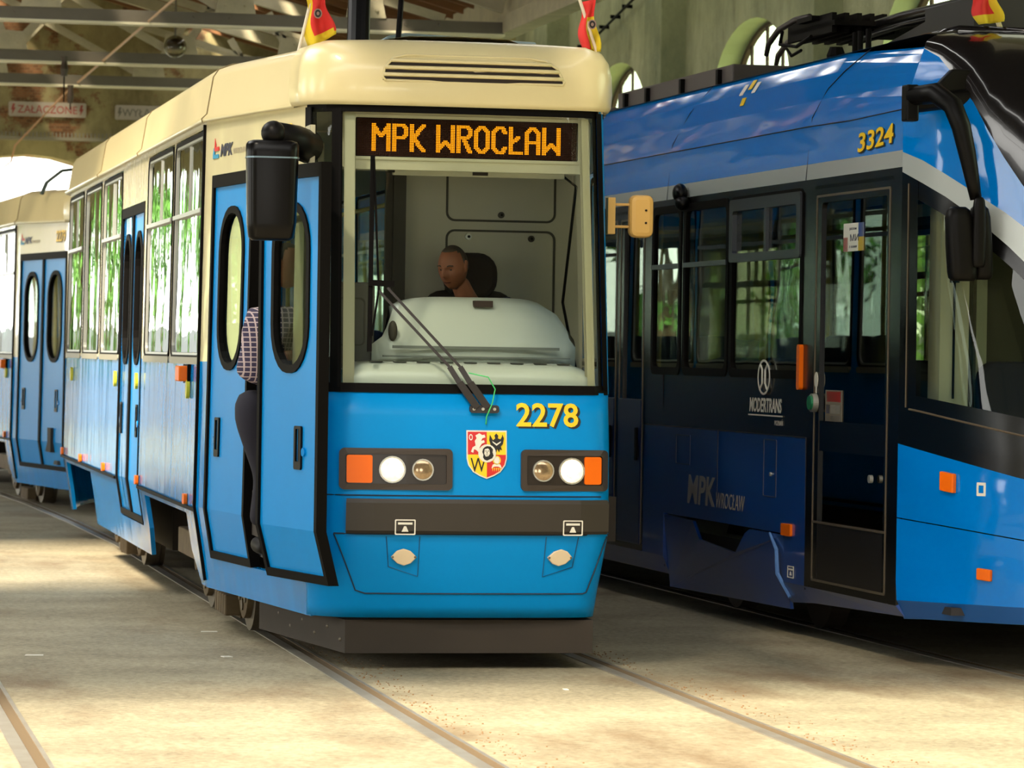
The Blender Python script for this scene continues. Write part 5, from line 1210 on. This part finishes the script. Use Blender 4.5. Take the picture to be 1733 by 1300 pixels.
# writing
numerals(T3, lambda u, v, d: SP(.03-u*1.55, 2.755+v+u*.07, .004+d), '3324', .145, sx=1.35)
bm = bmesh.new(); text_bm(bm, 'MODERTRANS', .115, lambda u, v, d: SP(1.985-u, 1.30+v, .002+d), bold=.0025, shear=.1, sx=.86); prism(bm, [(1.30, 1.275), (1.99, 1.275), (1.99, 1.283), (1.30, 1.283)], lambda u, v, d: SP(u, v, .004+d), .003)
text_bm(bm, 'POZNAŃ', .04, lambda u, v, d: SP(1.46-u, 1.225+v, .004+d)); bobj('maker_lettering', bm, mat('lettering_white', (208, 208, 200), .5), T3)
bm = bmesh.new(); E_ = lambda a, b: [(1.66+a*math.cos(t), 1.505+b*math.sin(t)) for t in [k*PI/14 for k in range(28)]]
ringp(bm, E_(.125, .105), E_(.108, .093), lambda u, v, d: SP(u, v, .012+d), .003)
for s in (-1, 1): tube(bm, [SP(1.66+s*.07, 1.58, .014), SP(1.66+s*.03, 1.55, .014), SP(1.66+s*.03, 1.47, .014), SP(1.66+s*.075, 1.43, .014)], .006, 6)
bobj('maker_emblem', bm, mat('lettering_white', (208, 208, 200), .5), T3)
bm = bmesh.new(); text_bm(bm, 'MPK', .25, lambda u, v, d: SP(3.34-u, .695+v, .002+d), bold=.006, shear=.12, sx=1.28); text_bm(bm, 'WROCŁAW', .135, lambda u, v, d: SP(2.68-u, .69+v, .004+d), shear=.15, sx=.86); bobj('operator_lettering', bm, mat('lettering_taupe', (176, 166, 152), .5), T3)
bm = bmesh.new(); ringp(bm, rrect(1.04, 1.16, .35, .42, .003, 1), rrect(1.05, 1.15, .356, .414, .002, 1), lambda u, v, d: SP(u, v, .003+d), .002); prism(bm, [(1.06, .395), (1.14, .395), (1.14, .405), (1.06, .405)], lambda u, v, d: SP(u, v, .003+d), .002); prism(bm, [(1.08, .365), (1.12, .365), (1.105, .388), (1.095, .388)], lambda u, v, d: SP(u, v, .003+d), .002); bobj('lifting_point_mark', bm, whitel, T3)
for k in range(3):
    bm = bmesh.new(); prism(bm, rrect(2.35+k*.13, 2.43+k*.13, 3.24+.03*(k == 1), 3.31+.02*(k == 1), .01, 2), lambda u, v, d: SP(u, v, .004+d), .003, 1 if k == 1 else 0)
    bobj('roof_sticker', bm, [whitel, yelv], T3)
bm = bmesh.new(); prism(bm, [(2.5, 3.17), (2.58, 3.17), (2.58, 3.22), (2.5, 3.22)], lambda u, v, d: SP(u, v, .004+d), .003, 1); bobj('roof_sticker', bm, [whitel, yelv], T3)

# ------------------------------------------------------------ flags
def flag(lab, base, top, quad, pred, emb=None):
    r = empty('flag', base); tag(r, lab, 'flag'); b = Vector(base)
    bm = bmesh.new(); tube(bm, [(0, 0, 0), Vector(top)-b], .009, 8); bobj('flag_pole', bm, mat('pole_white', (216, 206, 186), .5), r)
    bm = bmesh.new(); tube(bm, [(0, 0, -.02), (Vector(top)-b)*.2], .014, 8); bobj('pole_holder', bm, cream, r)
    bm = bmesh.new(); A, B, C_, D_ = [Vector(q)-b for q in quad]; rows = []
    for i in range(13):
        rows.append([])
        for j in range(13):
            u, v = i/12, j/12; p = A.lerp(B, u).lerp(D_.lerp(C_, u), v); p.y += .025*math.sin(u*9+v*3)*(.3+v); p.x += .012*math.sin(v*7+u*2); rows[-1].append(p)
    grid_sheet(bm, rows, None, lambda i, j: 0 if pred((i+.5)/12, (j+.5)/12) else 1)
    bobj('flag_cloth', bm, [mat('flag_red', (214, 48, 44), .8), mat('flag_yellow', (222, 196, 40), .8)], r, smooth=True, solid=.002)
    if emb:
        bm = bmesh.new(); c = Vector(emb)-b; prism(bm, [(.022*math.cos(a), .026*math.sin(a)) for a in [k*PI/8 for k in range(16)]], lambda u, v, d: c+Vector((u, -d, v)), .003); ringp(bm, [(.016*math.cos(a), .02*math.sin(a)) for a in [k*PI/6 for k in range(12)]], [(.008*math.cos(a), .01*math.sin(a)) for a in [k*PI/6 for k in range(12)]], lambda u, v, d: c+Vector((u, -.003-d, v)), .002, 1); bobj('flag_emblem', bm, [mat('emblem_grey', (150, 120, 110), .7), blkv], r)
def W1(x, y, z): return (3.44+x, 18.3+y, z)
flag('small red and yellow flag at the left shoulder of the cream roof', W1(-.88, .6, 3.03), W1(-.77, .62, 3.5), [W1(-.815, .6, 3.46), W1(-.72, .6, 3.50), W1(-.66, .6, 3.27), W1(-.80, .6, 3.19)], lambda u, v: u > .25 and (v < .78+u*.1), emb=W1(-.755, .555, 3.37))
flag('small red and yellow flag at the right shoulder of the cream roof', W1(.76, .6, 3.16), W1(.64, .6, 3.5), [W1(.64, .6, 3.48), W1(.72, .6, 3.50), W1(.75, .6, 3.22), W1(.66, .6, 3.23)], lambda u, v: u < .45 or v < .35, emb=W1(.70, .545, 3.36))
def W3(x, y, z): p = Q2+N2*x+D2*y; return (p.x, p.y, z)
flag('red and yellow flag on the black roof of the newer tram', W3(.62, -.55, 3.40), W3(.5, -.5, 3.66), [W3(.42, -.58, 3.60), W3(.56, -.58, 3.64), W3(.60, -.6, 3.44), W3(.46, -.6, 3.42)], lambda u, v: u < .75 and v < .72)

# ------------------------------------------------------------ people
def skel(chains):
    """chains: list of lists of (pos, radius); shared positions join"""
    V, Rr, E, idx = [], [], [], {}
    for ch in chains:
        prev = None
        for p, r in ch:
            k = tuple(round(c, 4) for c in p)
            if k not in idx: idx[k] = len(V); V.append(k); Rr.append(r)
            if prev is not None: E.append((prev, idx[k]))
            prev = idx[k]
    me = bpy.data.meshes.new('sk'); me.from_pydata(V, E, []); o = bpy.data.objects.new('sk', me); COL.objects.link(o)
    md = o.modifiers.new('skin', 'SKIN'); md.use_smooth_shade = True
    if not me.skin_vertices: me.skin_vertices.new() if hasattr(me.skin_vertices, 'new') else None
    for i, r in enumerate(Rr):
        sv = me.skin_vertices[0].data[i]; sv.radius = r if isinstance(r, tuple) else (r, r); sv.use_root = (i == 0)
    ss = o.modifiers.new('sub', 'SUBSURF'); ss.levels = 2; ss.render_levels = 2
    dg = bpy.context.evaluated_depsgraph_get(); m2 = bpy.data.meshes.new_from_object(o.evaluated_get(dg))
    bm = bmesh.new(); bm.from_mesh(m2); bpy.data.meshes.remove(m2); COL.objects.unlink(o); bpy.data.objects.remove(o); return bm
def head_into(bm, c, f, up=(0, 0, 1)):
    """adds a head centred c, face towards f"""
    f = Vector(f).normalized(); up = Vector(up); s = f.cross(up).normalized(); up = s.cross(f); c = Vector(c)
    res = bmesh.ops.create_uvsphere(bm, u_segments=40, v_segments=30, radius=1)
    def W_(a, b, d): return c+s*a+f*b+up*d
    for v in res['verts']:
        x, y, z = v.co; X, Y, Z = x*.077, y*.096, z*.118
        if z < 0: X *= 1-.24*(-z)**1.8; Y = Y*(1-.12*(-z)) + (.012*(-z) if y > 0 else -.0)
        if y > 0:
            g = lambda x0, z0, sx, sz: math.exp(-((x-x0)/sx)**2-((z-z0)/sz)**2)
            Y += .026*g(0, -.18, .16, .16)*1.0+.012*g(0, 0, .12, .22)   # nose
            Y += .008*g(0, .2, .6, .1)                                   # brow
            Y -= .012*g(-.38, .06, .2, .12)+.012*g(.38, .06, .2, .12)    # eye sockets
            Y += .007*g(0, -.50, .28, .06)+.006*g(0, -.60, .24, .05)-.007*g(0, -.55, .3, .025)  # lips
            Y += .010*g(0, -.82, .3, .14)                                # chin
        elif z < -.2: Y *= .86
        v.co = W_(X, Y, Z)
    for q in (-1, 1):
        for k, (a, b, d_, r) in enumerate(((.079, -.004, .006, .016), (.081, -.010, .020, .014), (.078, -.004, -.012, .012))):
            rs = bmesh.ops.create_uvsphere(bm, u_segments=10, v_segments=8, radius=r)
            for v in rs['verts']: v.co = W_(q*(a+v.co.x*.45), b+v.co.y, d_+v.co.z*1.3)
    return W_
def hand_chains(w, d, n, r=.009, curl=.5):
    """five fingers from a palm at wrist w, direction d, palm normal n"""
    w, d, n = Vector(w), Vector(d).normalized(), Vector(n).normalized(); s = d.cross(n).normalized(); ch = []
    pc = w+d*.05; ch.append([(tuple(w), .026), (tuple(pc), (.018, .036))])
    for k, (o, L_) in enumerate(((-.03, .066), (-.01, .076), (.01, .072), (.03, .058))):
        b = w+d*.085+s*o; a1 = b+(d*.8+n*curl*.5).normalized()*L_*.45; a2 = a1+(d*.5+n*curl).normalized()*L_*.32; a3 = a2+(d*.2+n*curl*1.3).normalized()*L_*.23
        ch.append([(tuple(pc), (.018, .036)), (tuple(b), r*1.15), (tuple(a1), r), (tuple(a2), r*.9), (tuple(a3), r*.75)])
    t0 = w+d*.035-s*.035; ch.append([(tuple(pc), (.018, .036)), (tuple(t0+n*.008), r*1.3), (tuple(t0+d*.03-s*.02+n*.02), r*1.05), (tuple(t0+d*.05-s*.018+n*.03), r*.85)])
    return ch
def person(lab, loc, chains, headc, face, clothes, hair, hands):
    r = empty('person', loc); tag(r, lab, 'person')
    bm = skel(chains)
    for h in hands:
        hb = skel(hand_chains(*h)); m_ = bpy.data.meshes.new('h'); hb.to_mesh(m_); hb.free(); bm.from_mesh(m_); bpy.data.meshes.remove(m_)
    W_ = head_into(bm, headc, face)
    bm.normal_update(); o = bobj('body', bm, skinm, r, smooth=True, keepn=True)
    rm = o.modifiers.new('r', 'REMESH'); rm.mode = 'VOXEL'; rm.voxel_size = .0055; rm.use_smooth_shade = True
    for nm, ch, m_ in clothes:
        cb = skel(ch); bobj(nm, cb, m_, r, smooth=True)
    bm = bmesh.new()
    res = bmesh.ops.create_uvsphere(bm, u_segments=30, v_segments=20, radius=1); kill = []
    for v in res['verts']:
        x, y, z = v.co; v.co = W_(x*.0805, y*.099-.003, z*.121)
        if (y > .25+.5*max(0, z-.6) and z < .72) or (z < -.25) or (y > -.1 and z < .12 and abs(x) > .0 and y > .0): kill.append(v)
    bmesh.ops.delete(bm, geom=kill, context='VERTS'); bobj('hair', bm, hair, r, smooth=True, solid=.004)
    bm = bmesh.new()
    for q in (-1, 1):
        for (rad, yy, mi) in ((.011, .070, 0), (.0075, .0768, 1)):
            rs = bmesh.ops.create_uvsphere(bm, u_segments=12, v_segments=8, radius=rad)
            for v in rs['verts']:
                v.co = W_(q*.030+v.co.x, yy+v.co.y, .006+v.co.z*.7)
                for f in v.link_faces: f.material_index = mi
    bobj('eyes', bm, [mat('eye_white', (170, 160, 150), .4), blkv], r, smooth=True)
    bm = bmesh.new()
    for q in (-1, 1): tube(bm, [W_(q*.014, .092, .026), W_(q*.03, .090, .032), W_(q*.048, .078, .027)], .0035, 6)
    bobj('eyebrows', bm, hair, r, smooth=True)
    bm = bmesh.new(); tube(bm, [W_(-.022, .083, -.064), W_(0, .096, -.063), W_(.022, .083, -.064)], .003, 6); bobj('mouth', bm, mat('lips', (110, 56, 48), .6), r, smooth=True)
    return r
# driver (tram local coordinates)
hip = (.30, 1.45, 1.40); ch_ = (.27, 1.40, 1.75); nb_ = (.20, 1.33, 1.91); hd = (.105, 1.25, 2.085)
sL = (.02, 1.33, 1.84); sR = (.44, 1.42, 1.875)
drv = [[(hip, .13), ((.29, 1.43, 1.56), .12), (ch_, (.14, .11)), (nb_, .06), ((.165, 1.30, 1.97), .055), ((.135, 1.275, 2.03), .052)],
       [(ch_, (.14, .11)), (sL, .055), ((-.03, 1.14, 1.62), .042), ((.02, 1.12, 1.70), .034)], [(ch_, (.14, .11)), (sR, .058), ((.52, 1.25, 1.60), .044), ((.42, 1.14, 1.70), .034)],
       [(hip, .13), ((.18, 1.3, 1.37), .08), ((.14, .98, 1.33), .065), ((.14, .95, 1.1), .05), ((.14, .9, 1.0), .04), ((.14, .8, .97), .035)],
       [(hip, .13), ((.42, 1.3, 1.37), .08), ((.45, .98, 1.33), .065), ((.45, .95, 1.1), .05), ((.45, .9, 1.0), .04), ((.45, .8, .97), .035)]]
inf = lambda ch, k: [(p, (tuple(a+k for a in q) if isinstance(q, tuple) else q+k)) for p, q in ch]
shirt_d = [[(hip, .145), ((.29, 1.43, 1.56), .135), (ch_, (.16, .128)), ((.235, 1.365, 1.86), .085)], [(ch_, (.16, .128)), (sL, .07), ((0, 1.22, 1.70), .058)], [(ch_, (.16, .128)), (sR, .072), ((.50, 1.34, 1.70), .06)]]
trs_d = [inf(c, .012)[:4] for c in drv[3:]]
person('driver with short hair in a navy shirt leaning to one side behind the windscreen', (3.44, 18.3, 0), drv, hd, (-.62, -.72, -.28), [('navy_shirt', shirt_d, navyc), ('trousers', trs_d, trouser)], hairm,
       [((.02, 1.12, 1.70), (0, -1, .1), (0, 0, -1)), ((.42, 1.14, 1.70), (0, -1, .1), (0, 0, -1))])
# man in the doorway
pv_ = (-1.00, 1.08, 1.34); cc = (-.90, 1.02, 1.74); nk = (-.87, .99, 1.88); hh = (-.845, .96, 2.07)
man = [[(pv_, .125), ((-.96, 1.06, 1.52), .115), (cc, (.13, .11)), (nk, .06), ((-.86, .98, 1.97), .054)],
       [(cc, (.13, .11)), ((-.98, 1.12, 1.79), .055), ((-1.03, 1.05, 1.60), .045), ((-.90, .92, 1.58), .036), ((-.80, .86, 1.60), .028)],
       [(cc, (.13, .11)), ((-.78, .88, 1.80), .055), ((-.70, .84, 1.60), .045), ((-.62, .74, 1.62), .034), ((-.56, .68, 1.66), .028)],
       [(pv_, .125), ((-1.0, 1.0, 1.22), .09), ((-.93, .98, .95), .06), ((-.97, 1.0, .66), .04), ((-.95, .93, .60), .035)],
       [(pv_, .125), ((-.93, 1.18, 1.22), .09), ((-.84, 1.18, .95), .06), ((-.86, 1.2, .66), .04), ((-.84, 1.13, .60), .035)]]
shirt_m = [[((-.99, 1.075, 1.43), .14), ((-.96, 1.06, 1.54), .13), (cc, (.15, .13)), ((-.88, 1.0, 1.84), .09)], [(cc, (.15, .13)), ((-.98, 1.12, 1.79), .072), ((-1.02, 1.08, 1.66), .06)], [(cc, (.15, .13)), ((-.78, .88, 1.80), .072), ((-.72, .85, 1.67), .06)]]
trs_m = [[(pv_, .14), ((-1.0, 1.0, 1.22), .10), ((-.93, .98, .95), .072), ((-.97, 1.0, .68), .056)], [(pv_, .14), ((-.93, 1.18, 1.22), .10), ((-.84, 1.18, .95), .072), ((-.86, 1.2, .68), .056)], [(pv_, .14), ((-.99, 1.075, 1.42), .135)]]
shoe = [[((-.97, 1.04, .60), .045), ((-.97, .96, .585), .045), ((-.95, .84, .575), .038)]]; shoe2 = [[((-.86, 1.24, .60), .045), ((-.86, 1.16, .585), .045), ((-.84, 1.04, .575), .038)]]
person('man in a checked shirt and dark trousers standing in the open front doorway', (3.44, 18.3, 0), man, hh, (.85, -.5, -.1), [('checked_shirt', shirt_m, shirt), ('trousers', trs_m, trouser), ('shoe', shoe, leather), ('shoe', shoe2, leather)], mat('dark_hair', (26, 20, 18), .8),
       [((-.80, .86, 1.60), (.9, -.4, 0), (0, 0, -1)), ((-.56, .68, 1.66), (.9, -.4, 0), (0, 0, -1))])

# ------------------------------------------------------------ yard beyond the end gates
m_leaf = mat('leaf_green', (96, 150, 56), .7, noise_amt=.6, scale=1.5, rgb2=(50, 96, 34)); m_bark = mat('bark', (84, 68, 50), .9)
def tree(x, y, h, rr, lab):
    r = empty('tree', (x, y, 0)); tag(r, lab, 'tree', 'trees beyond the end gates')
    bm = bmesh.new(); tube(bm, [(0, 0, -.05), (.1, 0, h*.3), (.0, .1, h*.7)], [.2, .15, .07], 8); bobj('trunk', bm, m_bark, r)
    bm = bmesh.new()
    cl = [(R.gauss(0, rr*.45), R.gauss(0, rr*.4), h*R.uniform(.3, .95), R.uniform(.35, .6)*rr) for _ in range(12)]
    for k in range(4200):
        c = R.choice(cl); a = Vector((R.gauss(0, 1), R.gauss(0, 1), R.gauss(0, 1))).normalized(); p = Vector(c[:3])+a*c[3]*R.uniform(.7, 1.05)
        t = Vector((R.gauss(0, 1), R.gauss(0, 1), R.gauss(0, 1))).normalized(); s = a.cross(t).normalized(); q = R.uniform(.10, .2)
        bm.faces.new([bm.verts.new(p+s*q), bm.verts.new(p+t*q*.6), bm.verts.new(p-s*q), bm.verts.new(p-t*q*.6)])
    bobj('foliage', bm, m_leaf, r)
for i, (x, y, h, rr) in enumerate(((-14, 78, 7, 2.6), (-7, 64, 6.2, 1.8), (-2.2, 76, 7.4, 2.2), (.6, 63, 5.2, 1.4), (10, 72, 6.5, 2.6), (19, 64, 6, 2.6), (-24, 70, 7, 2.6))):
    tree(x, y, h, rr, 'leafy green tree out in the yard beyond the end gates')
